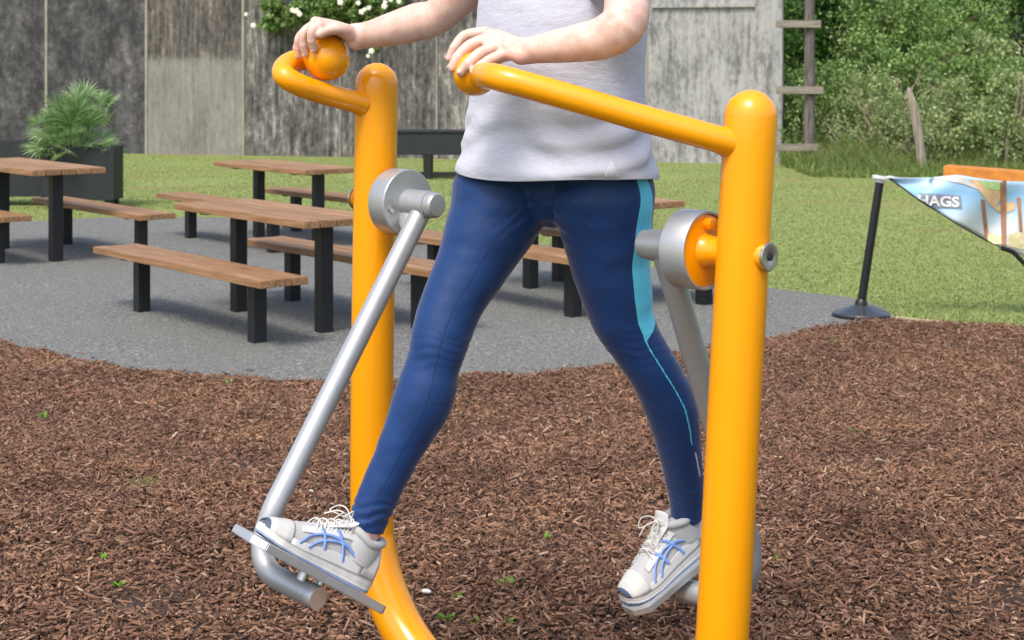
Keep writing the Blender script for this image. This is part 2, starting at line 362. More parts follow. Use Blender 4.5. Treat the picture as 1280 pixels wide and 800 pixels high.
mul_poly = smooth_poly(mul_back[::-1]) + smooth_poly(right_edge)[1:] + [(9, 8.0), (9, 1.0), (-8, 1.0), (-8, 9.5)]
structure(sheet('mulch_bed', mul_poly, 'mulch_bed', 0.010), 'dark soil of the bark mulch bed')

def in_poly(X, Y, poly):
    ins = np.zeros(len(X), bool); n = len(poly)
    for i in range(n):
        x1, y1 = poly[i]; x2, y2 = poly[(i + 1) % n]
        c = ((y1 > Y) != (y2 > Y)) & (X < (x2 - x1) * (Y - y1) / ((y2 - y1) if y2 != y1 else 1e-9) + x1); ins ^= c
    return ins
def dist_poly(X, Y, line):
    d = np.full(len(X), 1e9)
    for i in range(len(line) - 1):
        a = np.array(line[i]); b_ = np.array(line[i + 1]); ab = b_ - a; L2 = max(ab @ ab, 1e-9)
        t = np.clip(((X - a[0]) * ab[0] + (Y - a[1]) * ab[1]) / L2, 0, 1)
        d = np.minimum(d, np.hypot(X - a[0] - t * ab[0], Y - a[1] - t * ab[1]))
    return d
def chips(n=300000):
    Y = rng.uniform(4.1, 11.9, n * 2); X = rng.uniform(-1, 1, n * 2) * (0.34 * Y + 0.7)
    keep = rng.uniform(0, 1, n * 2) < (0.34 * Y + .7) / (0.34 * 11.9 + .7); X, Y = X[keep], Y[keep]
    wob = 0.05 * np.sin(X * 5.1) + 0.03 * np.sin(X * 13.7 + 1) + rng.normal(0, 0.022, len(X)) * (1 + 5 * (rng.uniform(0, 1, len(X)) < .06))
    k = in_poly(X, Y + wob, mul_poly); X, Y = X[k][:n], Y[k][:n]; n = len(X)
    big = rng.uniform(0, 1, n) ** 3
    L = 0.004 + 0.009 * rng.uniform(0, 1, n) + 0.024 * big; W = L * rng.uniform(0.14, 0.6, n); W = np.minimum(W, 0.0075); T = rng.uniform(0.001, 0.0034, n)
    a = rng.uniform(0, 2 * PI, n); tl = rng.normal(0, 0.30, n); ro = rng.normal(0, 0.5, n)
    ux = np.stack([np.cos(a) * np.cos(tl), np.sin(a) * np.cos(tl), np.sin(tl)], 1)
    sd = np.stack([-np.sin(a), np.cos(a), np.zeros(n)], 1); up = np.cross(ux, sd)
    s2 = sd * np.cos(ro)[:, None] + up * np.sin(ro)[:, None]; u2 = np.cross(ux, s2)
    hump = 0.012 * np.sin(X * 2.3 + 1) * np.sin(Y * 2.9) + 0.008 * np.sin(X * 7.1) * np.sin(Y * 6.3 + 2)
    z = zg(Y) + 0.016 + hump * 0.8 + rng.uniform(-0.006, 0.012, n) + np.abs(np.sin(tl)) * L * 0.5
    c = np.stack([X, Y, z], 1); vs = []
    for sx, sy, sz, tp in ((-1, -1, -1, 1), (1, -1, -1, .6), (1, 1, -1, .8), (-1, 1, -1, 1), (-1, -1, 1, .9), (1, -1, 1, .5), (1, 1, 1, .7), (-1, 1, 1, .8)):
        j = rng.uniform(0.55, 1.1, n)[:, None]; k2 = rng.uniform(.6, 1.1, n)[:, None]
        vs.append(c + ux * L[:, None] * sx * j * 0.55 * 1.6 + s2 * W[:, None] * sy * tp * k2 * .6 + u2 * T[:, None] * sz)
    V = np.stack(vs, 1).reshape(-1, 3)
    q = np.array([[4, 5, 6, 7], [0, 1, 5, 4], [1, 2, 6, 5], [2, 3, 7, 6], [3, 0, 4, 7]])
    Fc = (np.arange(n)[:, None, None] * 8 + q[None]).reshape(-1, 4)
    o = link('bark_mulch', quick_mesh('bark_mulch', V, Fc), 'chips'); tag(o, 'loose reddish brown bark mulch chips covering the play bed', 'mulch', kind='stuff')
chips()

def blades(name, mat, label, cat, pts, h, w, lean=0.5):
    n = len(pts); a = rng.uniform(0, 2 * PI, n); H = h * rng.uniform(0.5, 1.25, n); Wd = w * rng.uniform(.6, 1.2, n)
    d = np.stack([np.cos(a), np.sin(a), np.zeros(n)], 1); le = rng.normal(0, lean, (n, 2)) * H[:, None]
    tip = pts + np.stack([le[:, 0], le[:, 1], H], 1); mid = pts + np.stack([le[:, 0] * .3, le[:, 1] * .3, H * .6], 1)
    V = np.stack([pts - d * Wd[:, None], pts + d * Wd[:, None], mid + d * Wd[:, None] * .7, mid - d * Wd[:, None] * .7, tip], 1).reshape(-1, 3)
    i = np.arange(n)[:, None] * 5
    Fq = i + np.array([0, 1, 2, 3]); me = bpy.data.meshes.new(name)
    tri = i + np.array([3, 2, 4])
    # one quad + one tri per blade
    V = V.astype(np.float32); me.vertices.add(len(V)); me.vertices.foreach_set('co', V.ravel())
    loops = np.concatenate([Fq, tri], 1).ravel().astype(np.int32); me.loops.add(len(loops)); me.loops.foreach_set('vertex_index', loops)
    me.polygons.add(2 * n); ls = (np.arange(n)[:, None] * 7 + np.array([0, 4])).ravel().astype(np.int32); me.polygons.foreach_set('loop_start', ls)
    me.update(calc_edges=True)
    return tag(link(name, me, mat), label, cat, kind='stuff')
def lawn_blades():
    n = 260000; Y = 10.2 + 24 * rng.uniform(0, 1, n) ** 1.5; X = rng.uniform(-1, 1, n) * (0.34 * Y + 0.6)
    w = rng.normal(0, 0.03, n)
    bare = np.sin(X * 1.1 + Y * .35 + 1.5) * np.sin(Y * 1.25 + X * .2) + .5 * np.sin(X * 2.7 - Y * .9); w = w + 0
    k = ((bare < .75) | (rng.uniform(0, 1, n) < .35)) & ~in_poly(X, Y + w, tar_poly) & ~in_poly(X, Y - 0.10 + w, mul_poly) & (Y < 33.0 - 0.27 * (X + 9))
    X, Y = X[k], Y[k]; pts = np.stack([X, Y, zg(Y)], 1)
    hh = 0.028 + 0.0 * Y
    blades('lawn_grass', 'grass', 'short mown grass of the lawn', 'grass', pts, 0.022, 0.0040, 0.8)
lawn_blades()
# sandy edge strip between mulch and lawn
e = smooth_poly(right_edge); eb = B(); poly = e + [(x + 0.0, y + 0.09 + 0.02 * math.sin(x * 9)) for x, y in e][::-1]
for i in range(len(e) - 1):
    (x0, y0), (x1, y1) = e[i], e[i + 1]; h = 0.028; w0 = 0.055 + 0.02 * math.sin(x0 * 7); w1 = 0.055 + 0.02 * math.sin(x1 * 7)
    z0, z1 = float(zg(y0)), float(zg(y1))
    vv = [(x0, y0, z0 - .01), (x1, y1, z1 - .01), (x1, y1 + w1, z1 - .01), (x0, y0 + w0, z0 - .01), (x0, y0, z0 + h), (x1, y1, z1 + h), (x1, y1 + w1, z1 + h), (x0, y0 + w0, z0 + h)]
    eb.add(vv, [[4, 5, 6, 7], [0, 1, 5, 4], [3, 7, 6, 2]])
structure(eb.build('bed_edging', 'edging'), 'pale sandy edging strip between mulch bed and lawn')

# ------------------------------------------------------------------ weathered wall
WA, WB = Vector((-13.6, 34.6, -0.2)), Vector((4.99, 29.5, -0.2))
wdir = (WB - WA).normalized(); wnor = Vector((wdir.y, -wdir.x, 0)); WLEN = (WB - WA).length; wang = math.atan2(wdir.y, wdir.x)
def wall_s(px):                            # distance along the wall of a photo column
    k = (px - 640) / F_PX; return (k * WA.y - WA.x) / (wdir.x - k * wdir.y)
wall = thing('boundary_wall', 'tall weathered grey boundary wall with dark stained panels and pale upright joints', 'wall', WA, wang)
cuts = [0, wall_s(58), wall_s(183), wall_s(304), wall_s(425), wall_s(546), wall_s(668), wall_s(808), WLEN - 0.19]
wm = ['wall_dark', 'wall_dark', 'wall_patch', 'wall_mid', 'wall_mid', 'wall_mid', 'wall_mid', 'wall_pale']
HW = 4.4
wl = ['dark stained panel at the left end', 'dark blotchy panel with pale flakes', 'panel with a paler cleaned lower half', 'streaky grey panel', 'streaky grey panel', 'streaky grey panel', 'streaky grey panel', 'pale grey panel at the right end']
for i, m in enumerate(wm):
    a, b_ = cuts[i] + 0.03, cuts[i + 1] - 0.03
    o = B().box(((a + b_) / 2, 0.10, HW / 2 - 0.1), (b_ - a + .058, 0.2, HW + 0.2), bev=0.008).build('wall_panel', m, wall); o['label'] = wl[i]
for i in range(1, 8):
    if i in (4, 5, 6): w = 0.03
    else: w = 0.055
    B().box((cuts[i], -0.008, HW / 2 - 0.1), (w, 0.02, HW + .2), bev=0.003).build('joint_strip', 'joint', wall)
B().box((WLEN - 0.095, 0.08, HW / 2 - .1), (0.19, 0.27, HW + .2), bev=0.01).build('end_board', 'wall_pale', wall)
s0, s1 = wall_s(815), wall_s(944)
B().box(((s0 + s1) / 2, -0.03, 1.65 + .2 + (80 - 7) * 29.9 / 2000), (s1 - s0, 0.06, 0.075), bev=0.008).build('ledge', 'wall_pale', wall)

# ------------------------------------------------------------------ wooden post-and-rail beside the wall
fr = thing('rail_fence', 'grey timber upright with three short cross rails beside the wall end', 'fence', G(1011, 210))
y0 = WL[fr].y
B().box(P(1012, 80, y0) * 1 + Vector((0, 0, 0)), (0.18, 0.16, 0.1)).v
V_ = loft([(*(P(1011, 212, y0)), 0.10, 0.09), (*(P(1012, 110, y0)), 0.095, 0.085), (*(P(1012, -90, y0)), 0.09, 0.085)], 10, 6, (1, 0, 0), True, False)
b = B(); b.add(*V_); b.build('post', 'dark_post', fr, True)
for yy, x1, sl in ((30, 1026, 0), (113, 1029, 1), (184, 1024, -2)):
    c = (P(970, yy - sl, y0 - 0.13) + P(x1, yy + sl * .5, y0 - 0.13)) / 2; L = (P(x1, yy, y0) - P(970, yy, y0)).length
    B().box(c, (L, 0.05, 0.13), bev=0.01).build('rail', 'old_wood', fr, True)

# leaning pale posts in the undergrowth
st = thing('old_fence_post', 'pale leaning split post standing in the tall grass before the bushes', 'post', G(1154, 217)); y = WL[st].y
b = B(); b.add(*loft([(*P(1154, 220, y), 0.085, 0.07), (*P(1148, 170, y), 0.08, 0.07), (*P(1142, 135, y), 0.075, 0.06), (*P(1137, 116, y), 0.05, 0.045), (*P(1136, 109, y), 0.02, 0.02)], 9, 4, (1, 0, 0), True, False)); b.build('weathered_timber', 'pale_post', st, True)
for c in st.children: c.name = 'split_timber'
st2 = thing('thin_stake', 'thin pale stake at the hedge foot near the right edge', 'stake', G(1258, 216)); y = WL[st2].y
b = B(); b.add(*loft([(*P(1257, 218, y), 0.03, 0.03), (*P(1259, 172, y), 0.026, 0.026)], 8, 3, (1, 0, 0), True, False)); b.build('stake_shaft', 'pale_post', st2, True)

# ------------------------------------------------------------------ foliage
def leaves(pts, size, nrm_bias=None, aspect=0.5, droop=0.3):
    n = len(pts); d = rng.normal(0, 1, (n, 3)); d[:, 2] -= droop; d /= np.linalg.norm(d, axis=1)[:, None]
    e_ = rng.normal(0, 1, (n, 3)); e_[:, 2] *= 0.5; e_ -= (e_ * d).sum(1)[:, None] * d; e_ /= np.linalg.norm(e_, axis=1)[:, None]
    nn = np.cross(d, e_); L = size * rng.uniform(.6, 1.3, n)[:, None]
    V = np.stack([pts - d * L * .5, pts - d * L * .05 + e_ * L * aspect * .5 + nn * L * .06, pts + d * L * .5, pts - d * L * .05 - e_ * L * aspect * .5 + nn * L * .06], 1).reshape(-1, 3)
    return V, np.arange(n)[:, None] * 4 + np.array([0, 1, 2, 3])
def crown_pts(lobes, n, shell=0.55):
    out = []; vol = np.array([l[3] * l[4] * l[5] for l in lobes]) ** 0.67; cnt = (n * vol / vol.sum()).astype(int)
    for (x, y, z, a, b_, c), k in zip(lobes, cnt):
        # twig clusters near the lobe surface, leaves scattered about each cluster
        m = max(4, k // 26); d = rng.normal(0, 1, (m, 3)); d /= np.linalg.norm(d, axis=1)[:, None]
        r_ = rng.uniform(shell, 1.08, m)[:, None]; cc = d * r_ * np.array([a, b_, c]) + np.array([x, y, z])
        idx = rng.integers(0, m, k); out.append(cc[idx] + rng.normal(0, 0.11 * (a * b_ * c) ** (1 / 3) ** 1, (k, 3)))
    return np.concatenate(out)
def branches(base, lobes, r0, n_tw=3):
    b = B(); 
    for (x, y, z, a, b_, c) in lobes:
        p0 = Vector(base) + Vector((random.uniform(-.08, .08), random.uniform(-.08, .08), 0)); p2 = Vector((x, y, z)); p1 = p0.lerp(p2, .5) + Vector((0, 0, .12 * (p2 - p0).length))
        b.add(*loft([(*p0, r0, r0), (*p1, r0 * .7, r0 * .7), (*p2, r0 * .4, r0 * .4)], 7, 4, (1, 0, 0), True, False))
        for _ in range(n_tw):
            d = Vector((random.gauss(0, 1), random.gauss(0, 1), random.gauss(.3, .7))).normalized(); q = p2 + Vector((d.x * a, d.y * b_, d.z * c))
            b.add(*loft([(*p2, r0 * .35, r0 * .35), (*(p2.lerp(q, .5) + Vector((0, 0, .05))), r0 * .22, r0 * .22), (*q, r0 * .08, r0 * .08)], 5, 3, (1, 0, 0), True, False))
    return b
def plant_proto(name, label, cat, lobes, nleaf, size, mat, r0, wood='bark', trunk='stems', crown='foliage', aspect=.5, group=None, twigs=0):
    t = thing(name, label, cat, (0, 0, 0), 0, group)
    V, Fc = leaves(crown_pts(lobes, nleaf), size, aspect=aspect); link(crown, quick_mesh(crown, V, Fc), mat, t)
    branches((0, 0, -.05), lobes, r0).build(trunk, wood, t, smooth=True)
    if twigs:
        b = B()
        for _ in range(twigs):
            l = random.choice(lobes); a = random.uniform(0, 2 * PI); rr_ = l[3] * random.uniform(.5, 1.1)
            p0 = Vector((l[0] + rr_ * math.cos(a) * .5, l[1] - l[4] * random.uniform(.5, 1), max(.05, l[2] - l[5]))); 
            p2 = p0 + Vector((random.gauss(0, .5), random.gauss(-.15, .2), random.uniform(.4, 1.3))); p1 = p0.lerp(p2, .5) + Vector((random.gauss(0, .15), -.1, random.uniform(0, .3)))
            b.add(*loft([(*p0, .010, .010), (*p1, .008, .008), (*p2, .004, .004)], 4, 4, (1, 0, 0), False, False))
        b.build('dry_twigs', 'twig', t)
    return t
def dup(root, loc, rz, label, sc=1.0, group=None):
    r_ = root.copy(); COL.objects.link(r_); r_.location = loc; r_.rotation_euler = (0, 0, rz); r_.scale = (sc, sc, sc); r_['label'] = label
    if group: r_['group'] = group
    for ch in list(root.children):
        c = ch.copy(); COL.objects.link(c); c.parent = r_
        for g in list(ch.children):
            d = g.copy(); COL.objects.link(d); d.parent = c
    return r_
bushA = plant_proto('hedge_bush', '', 'bush', [(0, 0, .95, .95, .8, .85), (-.7, .1, .75, .6, .55, .6), (.75, 0, .85, .65, .6, .65), (.2, -.35, .55, .7, .5, .5), (-.2, .1, 1.7, .55, .5, .5), (.5, .2, 1.55, .45, .45, .45)], 11000, .085, 'leaf_mid', .035, twigs=10)
bushB = plant_proto('hedge_bush', '', 'bush', [(0, 0, .8, 1.0, .7, .7), (-.85, 0, .6, .6, .6, .5), (.8, -.1, .7, .7, .6, .6), (0, -.4, .45, .8, .4, .4), (.1, 0, 1.4, .6, .5, .45), (-.5, .1, 1.25, .4, .4, .4)], 10000, .075, 'leaf_pale', .03, twigs=34)
treeA = plant_proto('hedge_tree', '', 'tree', [(0, 0, 2.4, 1.3, 1.1, 1.0), (-1.1, 0, 1.9, .9, .8, .8), (1.1, .1, 2.1, .95, .8, .9), (.3, 0, 3.5, 1.1, 1.0, .9), (-.8, .1, 3.0, .8, .8, .7), (1.0, 0, 3.2, .8, .7, .7), (0, -.2, 1.2, 1.2, .8, .7), (0, 0, 4.5, .8, .8, .7)], 20000, .12, 'leaf_dark', .09, trunk='trunk', crown='crown')
treeB = plant_proto('hedge_tree', '', 'tree', [(0, 0, 2.2, 1.2, 1.0, 1.0), (-1.0, 0, 1.6, .8, .8, .8), (1.0, .1, 1.9, .85, .8, .9), (.2, 0, 3.2, 1.0, 1.0, .9), (-.8, .1, 2.8, .8, .8, .7), (0, -.2, 1.0, 1.1, .8, .7)], 16000, .10, 'leaf_mid', .08, trunk='trunk', crown='crown')
pl_list = [
 (treeA, 1050, 33.5, 0.3, 1.0, 'dark leafy tree showing between the rails and the hedge'),
 (treeA, 1165, 35.0, 1.9, 1.1, 'dark tree rising behind the middle of the hedge'),
 (treeA, 1262, 34.0, 3.4, 1.1, 'darkest tree at the top right corner behind the pale shrubs'),
 (treeA, 1370, 34.5, 5.0, 1.05, 'dark tree beyond the right end of the hedge'),
 (treeB, 985, 34.5, 2.2, 1.0, 'mid green tree just behind the wall end'),
 (treeB, 1110, 32.3, 4.0, .95, 'bright green tree left of centre in the hedge'),
 (treeB, 1205, 31.8, .8, .85, 'mid green tree above the pale leaning post'),
 (bushA, 1040, 30.0, .4, .95, 'green bush directly right of the timber rails'),
 (bushB, 1085, 29.0, 2.0, .95, 'grey green bush full of dry twigs beside the timber frame'),
 (bushA, 1150, 30.0, 3.1, 1.1, 'green bush behind the leaning split post'),
 (bushB, 1185, 28.6, 4.2, .9, 'low twiggy bush just right of the leaning post'),
 (bushA, 1235, 29.4, 5.3, 1.0, 'leafy green bush above the orange timber'),
 (bushB, 1272, 28.2, .9, 1.0, 'pale twiggy bush around the thin stake'),
 (bushA, 1330, 28.8, 1.6, 1.05, 'green bush at the far right end of the hedge'),
 (bushB, 1225, 30.6, 2.6, 1.35, 'tall pale shrub in the upper middle of the hedge'),
 (bushB, 1120, 28.2, 5.6, .75, 'small grey green bush left of the leaning post'),
 (bushA, 996, 30.8, 2.5, .85, 'bush half hidden behind the wall end')]
for pr, px, Y, rz, sc, lab in pl_list:
    dup(pr, ((px - 640) * Y / F_PX, Y, -.2), rz, lab, sc, 'trees behind the hedge' if pr in (treeA, treeB) else 'bushes of the hedge')
for pr in (bushA, bushB, treeA, treeB):
    for ch in list(pr.children): bpy.data.objects.remove(ch)
    bpy.data.objects.remove(pr)
# rough grass at the hedge foot
n = 34000; X = rng.uniform(4.9, 12.5, n); Y = 26.0 + 3.8 * rng.uniform(0, 1, n) + .12 * np.sin(X * 3)
hz_ = (.10 + .34 * np.clip((Y - 26.2) / 2.0, 0, 1)) * (.55 + .9 * np.clip(.5 + .5 * np.sin(X * 2.1 + 1) * np.sin(X * .9 + Y) + rng.normal(0, .15, n), 0, 1))
blades('rough_grass', 'tall_grass', 'long unmown grass along the foot of the hedge', 'grass', np.stack([X, Y, zg(Y)], 1), hz_, 0.009, 0.5)

# flowering climber on the wall
cx = G(415, 194)
cl = thing('climbing_rose', 'bushy green climber with white flowers hanging over the top of the wall', 'climber', WA + wdir * wall_s(415) + wnor * 0.25)
base = WL[cl]
def on_wall(px, py, off): 
    s_ = wall_s(px); q = WA + wdir * s_ + wnor * off; return Vector((q.x, q.y, CAM_H - (py - HZ) * q.y / F_PX))
lob = []
for px, py, w, h in ((350, 8, .36, .36), (390, 6, .45, .30), (430, 2, .5, .45), (465, 2, .45, .35), (345, 32, .22, .2), (372, 22, .3, .22), (500, -6, .3, .28), (415, 22, .38, .25), (455, 30, .25, .22), (478, 45, .12, .2), (476, 62, .06, .09), (390, -50, .8, .6), (460, -50, .8, .6)):
    q = on_wall(px, py, .3) - base; lob.append((q.x, q.y, q.z, w, .22, h))
V, Fc = leaves(crown_pts(lob, 15000, .3), .085, aspect=.6, droop=.8); link('foliage', quick_mesh('foliage', V, Fc), 'leaf_mid', cl)
b = B()
for q in ((370, 20), (410, 10), (455, 20), (478, 55)):
    a = on_wall(q[0], q[1], .25) - base; p0 = Vector((a.x * .6, a.y * .6 + .05, HW - .1 + .2)); b.add(*loft([(p0.x, .9, HW + .1, .02, .02), (*p0, .015, .015), (*a, .01, .01)], 6, 6, (1, 0, 0), True, False))
b.build('stems', 'bark', cl)
for px, py in ((324, 18), (333, 32), (386, 14), (390, 18), (381, 13), (462, 4), (466, 15), (470, 12), (475, 10), (494, 8), (495, 3), (502, 0), (478, 64), (474, 70), (512, 2), (440, 3)):
    q = on_wall(px, py, .62); b = B(); s_ = random.uniform(.035, .055)
    for k in range(5):
        a = 2 * PI * k / 5; d = Vector((math.cos(a), -.25, math.sin(a))); b.add(*sphere(q + d * s_ * .7, s_ * .55, 10, (1, 1, 1)))
    b.add(*sphere(q, s_ * .6, 10)); b.build('blossom', 'white_petal', cl, True, True)

# ------------------------------------------------------------------ palm and planters
def planter(name, label, K, ang, lx, ly, h, legh, solid_bottom):
    t = thing(name, label, 'planter', K, ang)
    th = .05; b = B()
    for c, d in (((lx / 2, th / 2), (lx, th)), ((lx / 2, ly - th / 2), (lx, th)), ((th / 2, ly / 2), (th, ly - 2 * th - .004)), ((lx - th / 2, ly / 2), (th, ly - 2 * th - .004))):
        b.box((c[0], c[1], legh + (h - legh) / 2), (d[0], d[1], h - legh), bev=.006)
    b.build('box_side', 'charcoal', t)
    b = B().box((lx / 2, ly / 2, h - .08), (lx - 2 * th - .01, ly - 2 * th - .01, .04)); b.build('soil', 'mulch_bed', t)
    for i in (0, 1):
        for j in (0, 1):
            B().box((.09 + i * (lx - .18), .09 + j * (ly - .18), legh / 2 - .01), (.10, .10, legh + .02), bev=.005).build('foot', 'charcoal', t)
    for i in (0.035, lx - .035): B().box((i, -.012, legh + (h - legh) / 2), (.07, .024, h - legh - .004), bev=.004).build('corner_batten', 'charcoal', t)
    return t
K = G(55, 262); planter('planter', 'wide charcoal timber planter holding the bushy palm', K, R(-2), .90, .42, .80, .12, True)
K2 = K + Vector((-1.05, .55, 0)); planter('planter', 'second charcoal planter at the left edge behind the palm planter', K2, R(-2), .98, .42, .85, .12, True)
pm = thing('fan_palm', 'bushy fan palm with spiky green leaves growing from the charcoal planter', 'palm', K + Vector((.34, .21, .74)))
pts_v = []; pts_f = []; bst = B()
for i in range(95):
    az = random.uniform(0, 2 * PI); el = R(random.uniform(8, 85)); L = random.uniform(.28, .66) * (1.12 if el > .8 else .9)
    d = Vector((math.cos(az) * math.cos(el), math.sin(az) * math.cos(el), math.sin(el))); o = Vector((random.uniform(-.12, .12), random.uniform(-.12, .12), 0)); c = o + d * L
    c.z -= .12 * (1 - math.sin(el)); bst.add(*loft([(*o, .008, .008), (*(o.lerp(c, .5) + Vector((0, 0, .03))), .007, .007), (*c, .005, .005)], 5, 3, (1, 0, 0), False, False))
    sd = d.cross(Vector((0, 0, 1))).normalized(); nn = sd.cross(d)
    tw = random.uniform(-.6, .6); sd = sd * math.cos(tw) + nn * math.sin(tw); rl = random.uniform(.22, .34)
    for k in range(15):
        a = R(-82 + 164 * k / 14); bd = (d * math.cos(a) + sd * math.sin(a)); tip = c + bd * rl * (.8 + .25 * math.cos(a)); tip.z -= .05
        w = bd.cross(sd.cross(d)).normalized() * .011; m_ = c + bd * rl * .5; q = len(pts_v)
        pts_v += [c[:], (m_ + w)[:], tip[:], (m_ - w)[:]]; pts_f.append([q, q + 1, q + 2, q + 3])
link('fronds', mesh('fronds', pts_v, pts_f, False), 'palm', pm); bst.build('stalks', 'palm', pm)
K3 = G(470, 224); K3.x = P(470, 0, 25.7).x; K3.y = 25.7
t = thing('trough_planter', 'long black trough on legs standing on the lawn behind the left yellow post', 'planter', (P(478, 0, 25.7).x, 25.7, -.2), R(-1))
B().box((.72, .25, .57), (1.45, .5, .36), bev=.01).build('trough', 'charcoal', t); B().box((.72, .25, .765), (1.5, .55, .03), bev=.006).build('rim', 'charcoal', t)
for x in (.12, .72, 1.34):
    for yy in (.05, .45): B().box((x, yy, .19), (.13, .08, .40), bev=.006).build('leg', 'black_metal', t)
B().box((.72, .05, .08), (1.1, .05, .07), bev=.005).build('stretcher', 'black_metal', t)

# ------------------------------------------------------------------ tables and benches
UX = Vector((.63, -.776, 0)).normalized(); UA = math.atan2(UX.y, UX.x)
def make_seat(kind):
    tb = kind == 'table'; L, W, H, np_, sp = (1.86, .66, .80, 5, 1.18) if tb else (2.5, .37, .455, 3, 1.70)
    t = thing('picnic_table' if tb else 'bench', '', 'table' if tb else 'bench'); b = B(); pw = W / np_
    off = -.06 if tb else -.05
    for i in range(np_):
        b.box((off + random.uniform(-.004, .004), -W / 2 + pw * (i + .5), H - .025), (L + random.uniform(-.01, .01), pw - .011, .05), bev=.006)
    b.build('tabletop' if tb else 'seat', 'wood', t)
    for s_ in (-1, 1):
        B().box((s_ * sp / 2, 0, (H - .062) / 2 - .03), (.095, .095, H - .062 + .06), bev=.006).build('leg', 'black_metal', t)
        B().box((s_ * sp / 2, 0, H - .0565), (.10, W - .06, .011), bev=.002).build('bracket', 'black_metal', t)
    if tb: B().box((0, 0, H - .075), (sp - .1, .05, .03), bev=.003).build('underframe', 'black_metal', t)
    return t
tabP, benP = make_seat('table'), make_seat('bench')
def C2(p, q): a, b_ = G(*p), G(*q); return (a + b_) / 2
def from_c(base, along, across): return base + UX * along + Vector((-UX.y, UX.x, 0)) * across
T1 = C2((299, 390), (404, 415)); B1 = C2((177, 389), (322, 429)); B1b = C2((370, 376), (520, 411))
T2 = C2((321, 293), (402, 313)); B2 = C2((235, 296), (346, 318)); B2b = from_c(T2, 0, .62)
T3 = C2((3, 312), (70, 326)); B3b = from_c(T3, .22, .66); B3 = Vector((-5.3, 15.5, -.2))
T4 = C2((664, 361), (785, 381)); n4 = G(716, 396); B4 = n4 - UX * .85; B4b = C2((706, 352), (872, 380))
lay = [(tabP, T1, 'brown picnic table nearest the left yellow post with a bench in front'), (benP, B1, 'brown bench closest to the mulch, front bench of the nearest table'),
       (benP, B1b, 'brown bench behind the nearest table, running behind the left yellow post'), (tabP, T2, 'brown picnic table farthest back, close to the lawn before the wall'),
       (benP, B2, 'brown bench in front of the farthest table, left of centre'), (benP, B2b, 'brown bench behind the farthest table beside the lawn'),
       (tabP, T3, 'brown picnic table cut by the left edge before the palm planter'), (benP, B3b, 'brown bench between the left edge table and the planter'),
       (benP, B3, 'brown bench at the extreme left edge whose end alone shows'), (tabP, T4, 'brown picnic table hidden behind the striding legs'),
       (benP, B4, 'brown bench seen through the gap between the striding legs'), (benP, B4b, 'brown bench behind the striding legs, beyond the hidden table')]
for pr, c, lab in lay:
    dup(pr, (c.x, c.y, -.196), UA, lab, 1.1 if c is T3 else 1.0, 'picnic tables on the tarmac' if pr is tabP else 'benches beside the picnic tables')
for pr in (tabP, benP):
    for ch in list(pr.children): bpy.data.objects.remove(ch)
    bpy.data.objects.remove(pr)

# ------------------------------------------------------------------ stanchion, banner, orange timber bench
sb = G(1076, 396); stn = thing('barrier_post', 'leaning black barrier post on a round grey base at the tarmac edge', 'barrier post', sb)
b = B(); b.add(*loft([(*(sb + Vector((0, 0, z))), r_, r_) for z, r_ in ((.006, .203), (.022, .205), (.034, .198), (.05, .15), (.075, .085), (.088, .045), (.095, .04))], 40, 1, (1, 0, 0), True, False)); b.build('base', 'base_grey', stn, True, auto=40)
b = B(); b.add(*loft([(*(sb + Vector((0, 0, z))), r_, r_) for z, r_ in ((.004, .206), (.005, .210), (.022, .210), (.023, .206))], 40, 1, (1, 0, 0), True, False)); b.build('base_rim', 'black_plastic', stn, True)
top = P(1100, 226, sb.y); lo = sb + Vector((.002, 0, .09))
b = B(); b.add(*cyl(lo, top, .031)); b.build('pole', 'black_plastic', stn, True, auto=40)
dd = (top - lo).normalized(); b = B(); b.add(*lathe(lo - dd * .01, top, [(0, .045), (.03, .045), (.045, .034), (.05, .032)])); b.build('collar', 'black_plastic', stn, True, auto=40)
b = B(); b.add(*lathe(top, top + dd, [(-.012, .040), (.012, .040), (.014, .062), (.032, .062), (.036, .055)])); b.build('cap', 'cap_white', stn, True, auto=40)

bk = top.y + .0
topE = [(1112, 221), (1135, 222), (1160, 222), (1182, 220), (1200, 219), (1225, 223), (1250, 226), (1282, 227), (1340, 229), (1420, 232)]
botE = [(1112, 222.5), (1130, 235), (1150, 250), (1170, 262), (1184, 271), (1200, 281), (1230, 298), (1243, 304), (1258, 311), (1310, 330), (1420, 352)]
tE = cr(topE, 6); bE = cr(botE, 6); nv = 14; bv = []
def bdep(px, v): return bk + .05 * math.sin(px * .045 + v * 2.0) * min(1, (px - 1112) / 40) + .03 * math.sin(px * .11 + v * 5) * v
grid = []
for a, c in zip(tE, bE):
    for j in range(nv + 1):
        v = j / nv; px = a[0] * (1 - v) + c[0] * v; py = a[1] * (1 - v) + c[1] * v; grid.append(P(px, py, bdep(px, v)))
fc = []
for i in range(len(tE) - 1):
    for j in range(nv): q = i * (nv + 1) + j; fc.append([q, q + nv + 1, q + nv + 2, q + 1])
